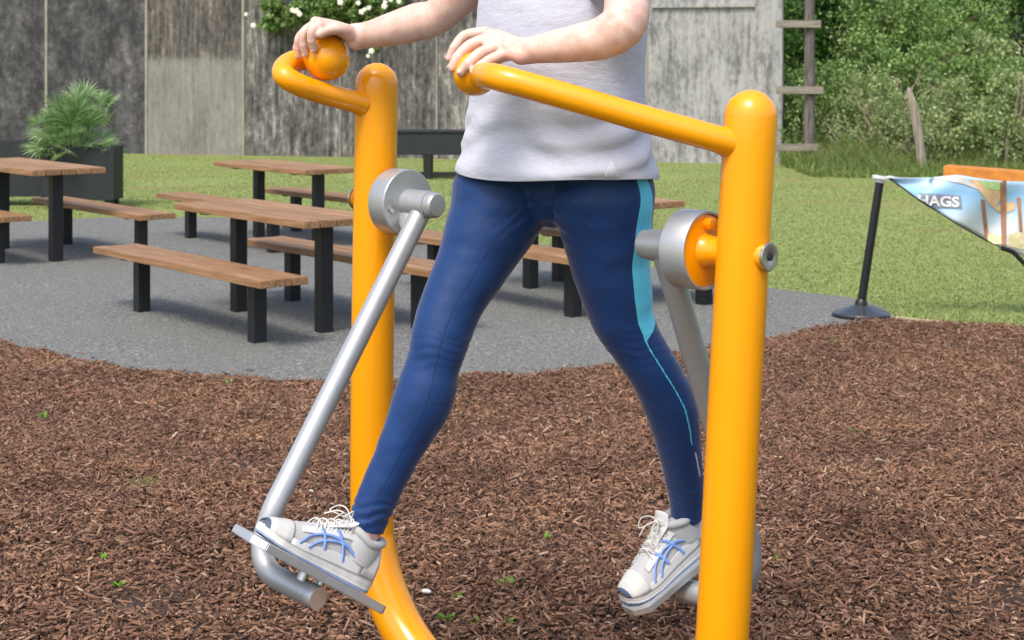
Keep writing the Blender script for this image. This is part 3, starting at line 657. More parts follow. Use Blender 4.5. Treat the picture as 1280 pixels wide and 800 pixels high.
def banner_mat():
    m, nt, b = new_mat('blue_printed_banner'); v = coords(nt, (1, 1, 1))
    n = noise_tex(nt, coords(nt, (1.2, 1, 3)), 2.2, 5, .6); sp = nt.add('ShaderNodeSeparateXYZ'); nt.link(v, sp.inputs[0])
    mr = nt.add('ShaderNodeMapRange'); nt.link(sp.outputs[2], mr.inputs[0]); mr.inputs[1].default_value = .03; mr.inputs[2].default_value = -.45
    ad = nt.add('ShaderNodeMath', operation='MULTIPLY_ADD', i_1=.5, i_2=-.25); nt.link(n, ad.inputs[0])
    a2 = nt.add('ShaderNodeMath', operation='ADD'); nt.link(ad.outputs[0], a2.inputs[0]); nt.link(mr.outputs[0], a2.inputs[1])
    c = ramp(nt, a2.outputs[0], [(0, (.42, .57, .68)), (.25, (.22, .44, .64)), (.5, (.38, .56, .69)), (.75, (.62, .68, .71)), (1, (.70, .70, .68))])
    nt.link(c, b.inputs['Base Color']); b.inputs['Roughness'].default_value = .45; return m
M['banner'] = banner_mat()
ban = thing('banner', 'sagging blue printed banner with white lettering strung from the leaning black post', 'banner', top)
cl_ = link('cloth', mesh('cloth', grid, fc), 'banner', ban, True); so = cl_.modifiers.new('t', 'SOLIDIFY'); so.thickness = .003
from mathutils.bvhtree import BVHTree
BV = BVHTree.FromPolygons([tuple(g) for g in grid], fc); EYE = Vector((0, 0, CAM_H))
def on_cloth(px, py, off, bv=None, Y=None):
    d = (P(px, py, 10) - EYE).normalized(); h = (bv or BV).ray_cast(EYE, d)[0]
    if h is None: return P(px, py, (Y or bk)) - d * off
    return h - d * off
def patch(pts, mat, off, name, lab=None):
    """thin printed area lying on the banner cloth"""
    vs = []; lo_x = min(p[0] for p in pts); 
    bm = bmesh.new(); fv = [bm.verts.new((p[0], p[1], 0)) for p in pts]; bm.faces.new(fv)
    x = lo_x - lo_x % 3
    while x < max(p[0] for p in pts): x += 3; bmesh.ops.bisect_plane(bm, geom=bm.verts[:] + bm.edges[:] + bm.faces[:], plane_co=(x, 0, 0), plane_no=(1, 0, 0))
    y_ = min(p[1] for p in pts)
    while y_ < max(p[1] for p in pts): y_ += 4; bmesh.ops.bisect_plane(bm, geom=bm.verts[:] + bm.edges[:] + bm.faces[:], plane_co=(0, y_, 0), plane_no=(0, 1, 0))
    T_ = np.array([[p[0], p[1]] for p in tE]); Bq = np.array([[p[0], p[1]] for p in bE])
    for v in bm.verts:
        v.co = on_cloth(v.co.x, v.co.y, off + .003)
    me = bpy.data.meshes.new(name); bm.to_mesh(me); bm.free(); o = link(name, me, mat, ban, True)
    if lab: o['label'] = lab
    return o
M['pb_grey'] = simple('printed_grey', (.20, .24, .30), .45); M['pb_white'] = simple('printed_white', (.78, .78, .78), .45)
M['pb_peach'] = simple('printed_peach', (.66, .46, .25), .45, 0, .2, 10); M['pb_brown'] = simple('printed_brown', (.34, .17, .10), .45, 0, .3, 10)
M['pb_sand'] = simple('printed_sand', (.66, .60, .34), .45, 0, .25, 12); M['pb_green'] = simple('printed_green', (.40, .60, .25), .45); M['pb_fold'] = simple('banner_fold_white', (.62, .60, .58), .5, 0, .15, 8)
patch([(1148, 241), (1201, 245), (1203, 261), (1172, 260), (1152, 248)], 'pb_grey', .005, 'lettering_panel')
patch([(1160, 222), (1200, 219.5), (1212, 226), (1224, 237), (1205, 230), (1180, 225)], 'pb_fold', .006, 'folded_hem')
patch([(1212, 224), (1255, 228), (1256, 240), (1243, 260), (1238, 257), (1225, 240)], 'pb_peach', .005, 'printed_shape')
patch([(1222, 225), (1250, 228), (1250, 238), (1234, 236)], 'pb_green', .007, 'printed_shape')
patch([(1243, 259), (1258, 252), (1270, 254), (1268, 262), (1258, 266), (1246, 264)], 'pb_peach', .006, 'printed_shape')
patch([(1226, 249), (1231, 250), (1236, 297), (1231, 298)], 'pb_brown', .005, 'printed_bar')
patch([(1250, 225), (1258, 226), (1258, 308), (1252, 306)], 'pb_brown', .008, 'printed_bar')
patch([(1271, 247), (1276, 247), (1279, 300), (1275, 300)], 'pb_brown', .005, 'printed_bar')
patch([(1235, 290), (1252, 296), (1252, 305), (1243, 305), (1234, 300)], 'pb_sand', .006, 'printed_shape')
patch([(1259, 294), (1276, 290), (1290, 300), (1288, 314), (1262, 308)], 'pb_sand', .006, 'printed_shape')
# lettering, cut by the sloping lower edge of the cloth
cu = bpy.data.curves.new('lettering', 'FONT'); cu.body = 'HAGS'; cu.size = 1.0; cu.extrude = 0.0; cu.offset = .03
to = bpy.data.objects.new('tmp', cu); COL.objects.link(to); bpy.context.view_layer.update()
me = bpy.data.meshes.new_from_object(to.evaluated_get(bpy.context.evaluated_depsgraph_get())); bpy.data.objects.remove(to)
bm = bmesh.new(); bm.from_mesh(me)
xs = [v.co.x for v in bm.verts]; ys = [v.co.y for v in bm.verts]; x0, x1, y0_, y1_ = min(xs), max(xs), min(ys), max(ys)
for v in bm.verts:
    fx = (v.co.x - x0) / (x1 - x0); fy = (v.co.y - y0_) / (y1_ - y0_); v.co = Vector((1147.5 + fx * 51.5, 256.6 + fx * 2.5 - fy * 13.2, 0))
bmesh.ops.triangulate(bm, faces=bm.faces); bmesh.ops.subdivide_edges(bm, edges=bm.edges, cuts=1)
bmesh.ops.bisect_plane(bm, geom=bm.verts[:] + bm.edges[:] + bm.faces[:], plane_co=(1150, 249.0, 0), plane_no=Vector((-12.2, 20, 0)).normalized(), clear_outer=True)
for v in bm.verts: v.co = on_cloth(v.co.x, v.co.y, .014)
me = bpy.data.meshes.new('lettering'); bm.to_mesh(me); bm.free(); link('lettering', me, 'pb_white', ban, True)
b = B(); b.add(*tube([P(x, y_ + 1, bdep(x, 1) - .004) for x, y_ in botE[:9]], .0055, 6, 3)); b.add(*tube([P(x, y_, bk) for x, y_ in ((1252, 310), (1266, 315), (1276, 325), (1290, 337), (1330, 362))], .018, 8, 4)); b.build('edge_cord', 'black_plastic', ban, True)
b = B(); b.add(*tube([top + Vector((.03, 0, .02)), P(1113, 221, bk), P(1118, 222, bk)], .008, 6, 3)); b.build('hook', 'cap_white', ban, True)

ob = thing('timber_bench', 'bright orange timber bench partly hidden behind the blue banner', 'bench', (P(1240, 0, 20).x, 20, -.2))
b = B(); pA, pB = P(1182, 214.5, 20.2), P(1330, 226, 19.6); ddv = pB - pA; rot = Matrix.Rotation(math.atan2(ddv.y, ddv.x), 3, 'Z') @ Matrix.Rotation(-math.atan2(ddv.z, ddv.xy.length), 3, 'Y')
b.box((pA + pB) / 2, (ddv.length, .34, .165), rot, .012); b.build('seat_beam', 'orange_timber', ob, True)
for f_ in (.18, .82):
    q = pA.lerp(pB, f_); B().box((q.x, q.y, (q.z - .085 - .2) / 2), (.14, .26, q.z - .085 + .2 - .004), bev=.008).build('leg', 'orange_timber', ob, True)

# ------------------------------------------------------------------ weeds and bits on the mulch
def weed(px, py, n_, h, lab):
    g = G(px, py); t = thing('weed_seedling', lab, 'weed', g + Vector((0, 0, .006)), 0, 'green seedlings in the bark mulch'); v = []; f = []
    for k in range(n_):
        a = random.uniform(0, 2 * PI); el = random.uniform(.3, 1.3); L = h * random.uniform(.6, 1.1); d = Vector((math.cos(a) * math.cos(el), math.sin(a) * math.cos(el), math.sin(el))); c = Vector((random.uniform(-.3, .3) * h, random.uniform(-.3, .3) * h, .012)); w = d.cross(Vector((0, 0, 1))).normalized() * L * .17
        q = len(v); v += [c[:], (c + d * L * .5 + w)[:], (c + d * L + Vector((0, 0, -.2 * L)))[:], (c + d * L * .5 - w)[:]]; f.append([q, q + 1, q + 2, q + 3])
    link('seedling_leaves', mesh('leaves', v, f, False), 'weed', t)
for a in [(633, 742, 14, .045, 'bright green seedling tuft between the shoes, right of the curved yellow tube'), (560, 784, 16, .05, 'leafy seedling close to the curved yellow tube at the bottom edge'),
          (392, 764, 14, .05, 'green seedling under the end of the left pedal tube'), (148, 741, 9, .035, 'small green seedling in the lower left mulch'), (129, 706, 6, .03, 'tiny seedling above its neighbour in the lower left mulch'),
          (55, 527, 12, .045, 'green seedling near the left edge, not far from the tarmac'), (95, 548, 6, .03, 'faint small seedling right of the left edge seedling'), (685, 680, 6, .03, 'thin pale green shoot in open mulch between the feet'),
          (595, 790, 10, .04, 'low seedling at the bottom edge right of the leafy one'), (638, 788, 8, .035, 'small seedling at the bottom edge below the bright tuft'), (573, 755, 7, .04, 'wispy seedling beside the white stone'),
          (1066, 546, 6, .05, 'thin grassy shoot in the mulch right of the near yellow post'), (1045, 433, 8, .045, 'green leaf tuft at the mulch edge near the barrier post base'), (975, 708, 8, .03, 'dull green shoot just right of the near yellow post'),
          (287, 484, 8, .04, 'yellowish seedling at the tarmac edge below the front bench')]: weed(*a)
g = G(172, 612); V, Fc = leaves(np.stack([rng.normal(0, .035, 500), rng.normal(0, .045, 500), rng.uniform(.012, .03, 500)], 1), .012); ms = link('moss_patch', quick_mesh('moss', V, Fc), 'moss'); ms.location = g; tag(ms, 'small yellow green moss patch lying on the left part of the mulch', 'moss', kind='stuff')
for px, py, s_, lab in ((533, 753, .014, 'small white stone beside the curved yellow tube'), (388, 625, .010, 'pale flat stone in the mulch behind the silver arm')):
    g = G(px, py); V, Fc = sphere((0, 0, 0), s_, 14, (1.3, .9, .55)); V = [tuple(Vector(v) * (1 + .15 * noise.noise(Vector(v) * 80))) for v in V]; o = link('pebble', mesh('pebble', V, Fc), 'pebble'); o.location = g + Vector((0, 0, .034)); o.rotation_euler = (.3, 0, random.uniform(0, 3)); tag(o, lab, 'stone', 'pale stones on the mulch')

# ------------------------------------------------------------------ air walker (the outdoor gym machine)
LP, RP = Vector((-.37, 4.30, 0)), Vector((.492, 3.454, 0)); A = (RP - LP).normalized(); Fw = Vector((A.y, -A.x, 0))   # A: far post -> near post; Fw: facing of the user
gym = thing('air_walker', 'yellow outdoor gym air walker with silver swing arms and pedals', 'gym machine', ((LP + RP) / 2)[:2] + (0.0,))
GW = WL[gym]
rP = .0575
def post_c(px, py, Y): return P(px, py, Y)
# one bent tube makes both posts and the ground bar
lt, rt = P(471, 105, 4.30), P(938.5, 145, 3.454)
path = [lt, P(468.5, 250, 4.30), P(465.5, 450, 4.30)]
rc_ = .395; z0 = .45
Lb = P(464.6, 635, 4.30); path.append(Lb)
for a in (15, 30, 45, 60, 75, 90): path.append(Vector((Lb.x, Lb.y, 0)) + A * rc_ * (1 - math.cos(R(a))) + Vector((0, 0, z0 - rc_ * math.sin(R(a)))))
Rb = P(904, 775, 3.454); arcR = []
for a in (90, 75, 60, 45, 30, 15): arcR.append(Vector((Rb.x, Rb.y, 0)) - A * rc_ * (1 - math.cos(R(a))) + Vector((0, 0, z0 - rc_ * math.sin(R(a)))))
path += arcR + [Rb, P(921, 450, 3.454), rt]
b = B(); V, Fc = loft([(*p, rP, rP) for p in path], 44, 8, (0, 1, 0), True, True); b.add(V, Fc)
b.build('frame_tube', 'yellow', gym, True, True)
# handlebars
def handle(pts, ball, rb, rt_=.0292):
    b = B(); b.add(*tube(pts, rt_, 30, 8)); 
    p0, p1 = Vector(pts[0]), Vector(pts[1]); b.add(*lathe(p0, Vector(pts[2]), [(.030, .034), (.056, .0335), (.066, .031), (.074, .0292)], 30))
    o = b.build('handlebar', 'yellow', gym, True, True); b2 = B(); b2.add(*sphere(ball, rb, 56)); b2.build('ball_grip', 'yellow', o, True, True); return o
handle([P(470, 134, 4.30), P(452, 129.5, 4.262), P(430, 123.5, 4.225), P(402, 116, 4.18), P(376, 107, 4.14), P(358, 97, 4.13), P(354, 88, 4.16), P(362, 79, 4.21), P(380, 74, 4.24), P(400, 73, 4.22)], P(408.5, 72.5, 4.20), .061)
handle([P(936, 185, 3.454), P(912, 178.5, 3.435), P(880, 169, 3.425), P(800, 147, 3.42), P(720, 124, 3.42), P(660, 107, 3.425), P(632, 99.5, 3.435), P(618, 96, 3.46), P(607, 94.5, 3.52), P(600, 94, 3.59)], P(594, 92, 3.61), .0510)
# hubs (rotating housings) and arms
def hub(base, sgn, zc, ts, arm_t, arm_tip, curve, tilt, arm_r):
    ax = A * sgn; o = Vector((base.x, base.y, zc)); pt = lambda t: o + ax * t
    m = thing_part = None
    h = B(); t0, t1, t2 = ts
    h.add(*lathe(pt(0), pt(1), [(.0, .030), (t0 - .004, .030)], 36)); c0 = h.build('axle_collar', 'yellow', gym, True, auto=40)
    bb = B(); bb.add(*lathe(pt(0), pt(1), [(t0 - .001, .0100), (t0 - .0015, .074), (t0 + .0005, .0795), (t0 + .004, .0785)], 48)); q = t0 - .01
    bb.add(*lathe(pt(0), pt(1), [(q - .035, .029), (q - .015, .032), (q + .004, .036), (q + .008, .040)], 32)); up = Vector((0, 0, 1)); bb.add(*lathe(pt(0) + up * .060, pt(1) + up * .060, [(q - .012, .006), (q - .010, .013), (q + .01, .0145)], 20)); bb.build('backing_disc', 'yellow', gym, True, auto=40)
    d = B(); d.add(*lathe(pt(0), pt(1), [(t0 + .006, .0790), (t0 + .001, .0800), (t0 - .005, .0812), (t0 - .005, .0860), (t0 - .002, .0880), (t1 - .003, .0880), (t1, .0855), (t1 + .001, .048), (t1 + .0015, .0365), (t2 - .025, .0355), (t2 - .024, .033), (t2 - .006, .0325), (t2, .028), (t2 + .001, .012)], 56)); hb = d.build('hub', 'silver', gym, True, auto=35)
    for sg in (-1, 1): nb = B(); nb.add(*cyl(pt(t1 - .001) - up * .012 * sg + Fw * .060 * sg, pt(t1 + .008) - up * .012 * sg + Fw * .060 * sg, .011, 20)); nb.build('hub_bolt', 'steel', hb, True, auto=40)
    # outer end washer
    eo = 0 if sgn < 0 else .010
    w = B(); w.add(*lathe(pt(-.045), pt(-1), [(0, .030), (.020 - eo, .027), (.022 - eo, .024)], 32)); w.build('end_boss', 'yellow', gym, True, auto=40)
    w = B(); w.add(*lathe(pt(-.067 + eo), pt(-1), [(0, .031), (.005, .031), (.0065, .0295), (.0068, .012), (.005, .009)], 32)); w2 = w.build('end_washer', 'steel', gym, True, auto=40)
    w = B(); w.add(*lathe(pt(-.0665 + eo - .004), pt(-1), [(0, .0085), (.0052, .0085), (.0055, .004)], 6)); w.build('socket_screw', 'dark_gap', w2, True)
    # swing arm
    s0 = pt(arm_t) - Vector((0, 0, .012)); a_ = B(); tip = Vector(arm_tip); a_.add(*tube([s0, s0.lerp(tip, .3), s0.lerp(tip, .6), s0.lerp(tip, .9), tip] + [Vector(c) for c in curve], arm_r, 28, 7)); 
    ao = a_.build('swing_arm', 'silver', gym, True, auto=50)
    dirn = (tip - s0).normalized(); w_ = B(); w_.add(*loft([(*(pt(t1 - .002)), .012, .05), (*(pt(t1 + .03) + dirn * .06), .008, .022), (*(pt(arm_t) + dirn * .10), .005, .008)], 12, 3, dirn.cross(ax)[:], True, False)); w_.build('gusset', 'silver', ao, True, auto=50)
    return ao
aL = hub(Vector((-.378, 4.30, 0)), 1, 1.286, (.092, .150, .262), .205, (-.564, 3.79, .60), [(-.584, 3.775, .54), (-.585, 3.757, .495), (-.562, 3.730, .463), (-.51, 3.69, .449), (-.438, 3.625, .439)], 0, .0265)
aR = hub(Vector((.497, 3.454, 0)), -1, 1.2395, (.098, .163, .280), .215, (.550, 3.805, .56), [(.566, 3.825, .50), (.568, 3.835, .44), (.548, 3.86, .385), (.50, 3.90, .352), (.42, 3.97, .345)], 0, .029)
# pedals
def pedal(c, toe, side, L0, L1, hw, th=.02, name='pedal'):
    c, d, s_ = Vector(c), Vector(toe).normalized(), Vector(side); s_ = (s_ - s_.dot(d) * d).normalized(); up = s_.cross(d) if s_.cross(d).z > 0 else d.cross(s_)
    ch = .03; outl = [(-L0, -hw + ch * .4), (-L0 + ch * .4, -hw), (L1 - ch, -hw), (L1, -hw + ch), (L1, hw - ch), (L1 - ch, hw), (-L0 + ch * .4, hw), (-L0, hw - ch * .4)]
    bm = bmesh.new(); lo = [bm.verts.new(c + d * x + s_ * y_ - up * th) for x, y_ in outl]; f = bm.faces.new(lo); ex = bmesh.ops.extrude_face_region(bm, geom=[f]); bmesh.ops.translate(bm, vec=up * th, verts=[v for v in ex['geom'] if isinstance(v, bmesh.types.BMVert)])
    bmesh.ops.recalc_face_normals(bm, faces=bm.faces); bmesh.ops.bevel(bm, geom=list(bm.edges), offset=.0022, segments=2, affect='EDGES'); me = bpy.data.meshes.new(name); bm.to_mesh(me); bm.free()
    for p in me.polygons: p.use_smooth = True
    me.set_sharp_from_angle(angle=R(35)); o = link(name, me, 'silver', gym, True)
    bs = B(); q = c - up * th; bs.add(*cyl(q + d * .03 - up * .020, q + d * .03 + up * .001, .014, 16)); bs.add(*cyl(q - d * .02 - up * .022, q - d * .02 + up * .001, .014, 16)); bs.build('spacer', 'steel', o, True, auto=40)
    return c, d, s_, up
TD_R = Vector((-.247, -.160, .196)); TD_L = Vector((-.218, -.145, -.125))
pr_ = pedal((-.442, 3.685, .485), TD_R, (.544, -.84, 0), .165, .225, .080)
pl_ = pedal((.393, 3.955, .398), TD_L, (.554, -.833, 0), .145, .152, .052)

# ------------------------------------------------------------------ the person
PEL = Vector((.106, 3.85, 1.37))
per = thing('person', 'person in grey t-shirt and navy leggings striding on the yellow air walker, gripping both balls', 'person', (.0, 3.84, .36))
def Yr(y): return float(np.interp(y, [200, 262, 430, 560, 660], [3.93, 3.89, 3.79, 3.765, 3.75]))
def Yl(y): return float(np.interp(y, [200, 262, 450, 560, 660], [3.79, 3.80, 3.845, 3.91, 4.0]))
right_rows = [(190, 650, 46), (212, 636, 59), (238, 628, 65), (262, 621.5, 64.5), (282, 613.5, 61.5), (303, 603.5, 58), (330, 591, 52), (367, 571, 45.5), (399, 557.5, 41), (430, 548.5, 38), (455, 541.5, 35.5), (480, 535, 38.5), (505, 526.5, 40), (530, 515.5, 37.5), (556, 502, 33.0), (582, 490.5, 30), (605, 479, 29), (628, 469, 27.5), (648, 461.5, 26), (660, 457, 25.5)]
left_rows = [(190, 735, 48), (212, 748, 60), (238, 753, 66), (262, 755, 64.0), (282, 757.5, 59), (303, 760, 56), (330, 763, 51), (367, 771, 46.5), (399, 779, 42.5), (430, 795.5, 39.5), (455, 812, 38.0), (480, 826, 36.5), (505, 837, 35.5), (530, 843.5, 32.0), (555, 848, 28.5), (586, 853.5, 25.5), (617, 857.5, 22.5), (646, 858.5, 20.5)]
def leg_rows(rows, Yf, k=1.0, angf=None):
    out = []
    for i, (y, x, hw) in enumerate(rows):
        j0, j1 = max(0, i - 1), min(len(rows) - 1, i + 1); sl = math.atan2(rows[j1][1] - rows[j0][1], rows[j1][0] - rows[j0][0]); Yy = Yf(y); r_ = hw * math.cos(sl) * Yy / F_PX * k
        c = P(x, y, Yy); out.append((*c, r_, r_ * 1.04))
    return out
RR, LR = leg_rows(right_rows, Yr), leg_rows(left_rows, Yl)
# buttocks / pelvis block
def torso_ring(x, y, z, a, f): return (x, y, z, a, f)
pelvis = [(.104, 3.855, 1.345, .10, .07), (.104, 3.86, 1.365, .17, .115), (.104, 3.86, 1.40, .200, .14), (.107, 3.855, 1.47, .20, .135), (.11, 3.85, 1.54, .18, .125)]
sd = A[:]
pelvis[0] = (.104, 3.855, 1.345, .10, .09)
shells = [loft([(.090, 3.86, 1.312, .018, .045), (.091, 3.86, 1.326, .040, .065), (.094, 3.86, 1.350, .075, .09), (.10, 3.86, 1.40, .13, .12)], 32, 4, sd, True, True), loft(RR, 28, 4, (1, 0, 0), True, False), loft(LR, 28, 4, (1, 0, 0), True, False), loft(pelvis, 32, 4, sd, True, True)]
lm = voxel(shells, .0045, 9, .5)
# attributes: side panel, seams and zip, measured around each leg's own axis
def attrs(me):
    n = len(me.vertices); co = np.empty(n * 3); me.vertices.foreach_get('co', co); co = co.reshape(-1, 3)
    L = np.array(LR)[::-1]; Rr = np.array(RR)[::-1]; z = co[:, 2]
    cxl, cyl_, rl = (np.interp(z, L[:, 2], L[:, k]) for k in (0, 1, 3)); cxr, cyr, rr_ = (np.interp(z, Rr[:, 2], Rr[:, k]) for k in (0, 1, 3))
    dl = np.hypot(co[:, 0] - cxl, co[:, 1] - cyl_) / rl; dr = np.hypot(co[:, 0] - cxr, co[:, 1] - cyr) / rr_; isl = dl < dr
    phl = np.degrees(np.arctan2(co[:, 0] - cxl, -(co[:, 1] - cyl_))); phr = np.degrees(np.arctan2(co[:, 0] - cxr, -(co[:, 1] - cyr)))
    zy = lambda y, Yy: CAM_H - (y - HZ) * Yy / F_PX
    ys = [205, 250, 280, 320, 370, 415, 460, 500, 545, 560, 600, 650]; zs = [zy(q, Yl(q)) for q in ys][::-1]
    p0 = np.interp(z, zs, [44, 39, 35, 28, 24, 23, 22, 28, 29, 34, 46, 55][::-1]); p1 = np.interp(z, zs, [58, 66, 74, 84, 95, 95, 95, 95, 95, 95, 95, 95][::-1])
    zend = zy(421, Yl(421)) + np.clip((phl - 24) / 70, 0, 1) * .055
    k = rl * math.pi / 180
    panel = np.minimum(np.minimum((phl - p0) * k, (p1 - phl) * k), z - zend)
    linev = np.minimum(.0022 - np.abs(phl - p0) * k, np.minimum(zend + .01 - z, z - zy(550, Yl(550))))
    stripe = np.where(isl, np.maximum(panel, linev), -1)
    zp = np.where(isl, np.minimum(.0028 - np.abs(phl - p0 - 4) * k, np.minimum(zy(560, Yl(560)) - z, z - zy(592, Yl(592)))), -1)
    zline = np.where(isl, np.minimum(.0014 - np.abs(phl - p0 - 4) * k, zy(592, Yl(592)) - z), -1)
    kr = rr_ * math.pi / 180
    zr = lambda y: zy(y, Yr(y))
    sp = np.interp(z, [zr(640), zr(520), zr(415), zr(300), zr(240)], [0, 12, 5, 12, 38]); seam = .0019 - np.abs(phr - sp) * kr
    s2 = np.where(phr > -5, .0018 - np.abs(z - (zr(415) - .0 - (phr - 5) / 90 * .03)), -1); s3 = .0018 - np.abs(z - (zr(497) + .004 - phr / 90 * .02)); s3 = np.where(phr > 15, s3, -1)
    sm = np.where(~isl & (z < zr(230)), np.maximum(seam, np.maximum(s2, s3)), np.where(isl, np.maximum(-1, zline), -1))
    # wrinkles near the cuffs and behind the knees, as true relief
    no = np.empty(n * 3); me.vertices.foreach_get('normal', no); no = no.reshape(-1, 3)
    u = z + .10 * (co[:, 0] - np.where(isl, cxl, cxr)); amp = np.where(isl, .0012, .0018) * np.exp(-((z - .60) / .035) ** 2) + .0005 * np.exp(-((z - .98) / .05) ** 2)
    sg = amp * np.sin(u * 300 + 2.6 * np.sin(co[:, 0] * 47 + co[:, 2] * 20)); sg += np.array([.0011 * noise.noise((c[0] * 9, c[1] * 9, c[2] * 26)) * (1 if c[2] < 1.2 else 1.8) + .0006 * noise.noise((c[0] * 22 + 5, c[1] * 22, c[2] * 40)) for c in co])
    cr_ = np.exp(-((z - 1.27) / .06) ** 2) * np.exp(-((co[:, 0] - .085) / .09) ** 2); sg += .0012 * cr_ * np.sin((z * 1.0 + .75 * np.abs(co[:, 0] - .085)) * 230)
    co2 = co + no * sg[:, None]
    me.vertices.foreach_set('co', co2.ravel())
    for nm, arr in (('stripe', stripe), ('seam', sm), ('zip', zp)):
        at = me.attributes.new(nm, 'FLOAT', 'POINT'); at.data.foreach_set('value', arr.astype(np.float32))
    me.update()
attrs(lm); leg_o = link('leggings', lm, 'leggings', per, True)

# ---- skin body: torso, neck, head, arms, hands, legs and feet in one surface
def cap_(pts, radii, n=14, sub=4, side=(0, 0, 1)): return loft([(*p, *(r if isinstance(r, tuple) else (r, r))) for p, r in zip(pts, radii)], n, sub, side, True, True)
SH_R, SH_L = Vector((-.01, 3.955, 1.93)), Vector((.235, 3.705, 1.93))
body = [loft([(.106, 3.86, 1.41, .10, .07), (.106, 3.86, 1.45, .15, .10), (.11, 3.855, 1.58, .145, .10), (.115, 3.84, 1.75, .165, .11), (.118, 3.83, 1.90, .175, .10), (.12, 3.83, 1.97, .09, .07), (.118, 3.825, 2.03, .058, .058), (.113, 3.82, 2.09, .055, .058)], 32, 4, sd, True, True)]
hc = Vector((.105, 3.808, 2.185))
body.append(loft([(*(hc + Vector((0, 0, -.10)) + Fw * .035), .045, .05), (*(hc + Vector((0, 0, -.06)) + Fw * .015), .062, .078), (*hc, .074, .093), (*(hc + Vector((0, 0, .06))), .070, .088), (*(hc + Vector((0, 0, .09))), .05, .06)], 28, 4, sd, True, True))
body.append(cap_([hc + Fw * .088 + Vector((0, 0, .012)), hc + Fw * .108 - Vector((0, 0, .022))], [.008, .013]))
for s_ in (-1, 1): body.append(cap_([hc + A * s_ * .074 + Vector((0, 0, -.02)), hc + A * s_ * .079 - Fw * .006 + Vector((0, 0, .02))], [(.010, .014), (.010, .016)]))
lips = cap_([hc + Fw * .088 - A * .02 - Vector((0, 0, .052)), hc + Fw * .094 - Vector((0, 0, .051)), hc + Fw * .088 + A * .02 - Vector((0, 0, .052))], [.005, .008, .005]); body.append(lips)
# arms
wR, wL = P(444, 46, 4.175), P(652, 64, 3.555)
elR, elL = P(552, 17, 4.09), P(777, 37, 3.50)
body.append(cap_([SH_R + A * .03, SH_R.lerp(elR, .35), elR, P(520, 28, 4.115), P(488, 37, 4.14), P(460, 43, 4.165), wR], [.056, .050, .046, .049, .043, .034, (.028, .036)], 44, 4, (0, 1, 0)))
body.append(cap_([SH_L - A * .03, SH_L.lerp(elL, .5) + A * .02, P(781, 26, 3.50), P(757, 46, 3.505), P(728, 53, 3.515), P(695, 58, 3.53), P(668, 62.5, 3.545), wL], [.056, .050, .051, .048, .043, .037, .0305, (.027, .033)], 44, 4, (0, 1, 0)))
NAILS = []
def fing(pts, r0): 
    NAILS.append((P(*pts[-2]), P(*pts[-1]), r0))
    k = len(pts); body.append(cap_([P(*p) for p in pts], [r0 * (1.12 if i == 0 else 1.02 if i == 1 else .93 if i == 2 else .82) for i in range(k)], 12, 4))
    for i in range(1, k - 1): body.append(sphere(P(*pts[i]), r0 * 1.04, 12))
# right hand: thumb towards the camera, fingers wrapping the far-left side of the ball
Hn = [(wR + Vector((0, 0, .002)), P(399, 27.5, 4.150), .0155), (wR, P(394, 26.5, 4.178), .0155), (wR + Vector((0, .015, 0)), P(393, 28, 4.204), .015), (wR + Vector((0, .022, -.004)), P(396, 31, 4.228), .0145)]
for a_, c_, r_ in Hn: body.append(cap_([a_, a_.lerp(c_, .5) + Vector((0, 0, .004)), c_], [(.022, .02), (.0175, .019), r_ * .85], 14, 4))
body.append(cap_([P(440, 42, 4.175), P(420, 34, 4.18), P(401, 35, 4.185)], [(.018, .028), (.017, .042), (.014, .042)], 16, 4, (0, 0, 1)))
fing([(403, 31, 4.148), (390.5, 38, 4.124), (389.5, 51, 4.126), (392, 62, 4.136)], .0122)
fing([(396, 29, 4.172), (380, 40, 4.146), (379, 56, 4.148), (382, 67.5, 4.156)], .0122)
fing([(393, 30, 4.198), (374.5, 45, 4.172), (372.5, 60, 4.176), (374, 70, 4.182)], .0106)
fing([(395, 32, 4.224), (376, 47, 4.208), (370, 59, 4.212), (370.5, 68, 4.216)], .0094)
body.append(cap_([P(420, 36, 4.150), P(402, 40, 4.145)], [(.016, .016), (.013, .013)], 14, 4))
body.append(cap_([P(438, 42, 4.150), P(429, 36, 4.126), P(414, 36.5, 4.116), P(400, 43, 4.124)], [(.021, .018), .0160, .0134, .0112], 14, 4))
# left hand: back of the hand up, little finger towards the camera
HL = [(P(650, 60, 3.575), P(607, 42, 3.640), .0155), (P(650, 62, 3.56), P(612, 49, 3.612), .0158), (P(651, 66, 3.55), P(622, 58, 3.587), .0155), (P(652, 69, 3.54), P(632, 67, 3.565), .0150)]
for a_, c_, r_ in HL: body.append(cap_([a_, a_.lerp(c_, .5) + Vector((0, 0, .003)), c_], [(.022, .02), (.0190, .020), r_ * .92], 14, 4))
body.append(cap_([P(648, 64, 3.57), P(628, 56, 3.60), P(611, 52, 3.62)], [(.018, .028), (.017, .038), (.014, .036)], 16, 4, (0, 0, 1)))
fing([(607, 40, 3.640), (581, 44.5, 3.640), (568, 60, 3.632), (562.0, 73, 3.628)], .0122)
fing([(611, 48, 3.612), (587, 57, 3.606), (572, 72, 3.597), (565, 85, 3.594)], .0134)
fing([(621, 57, 3.586), (599, 67.5, 3.572), (585, 80, 3.562), (576, 90.5, 3.562)], .0134)
fing([(632, 66, 3.564), (612, 75, 3.550), (601, 82.5, 3.544), (591.5, 89.5, 3.545)], .0120)
body.append(cap_([P(640, 66, 3.625), P(626, 72, 3.660), P(610, 82, 3.675), P(600, 92, 3.672)], [(.018, .017), .0135, .0112, .0092], 14, 4))
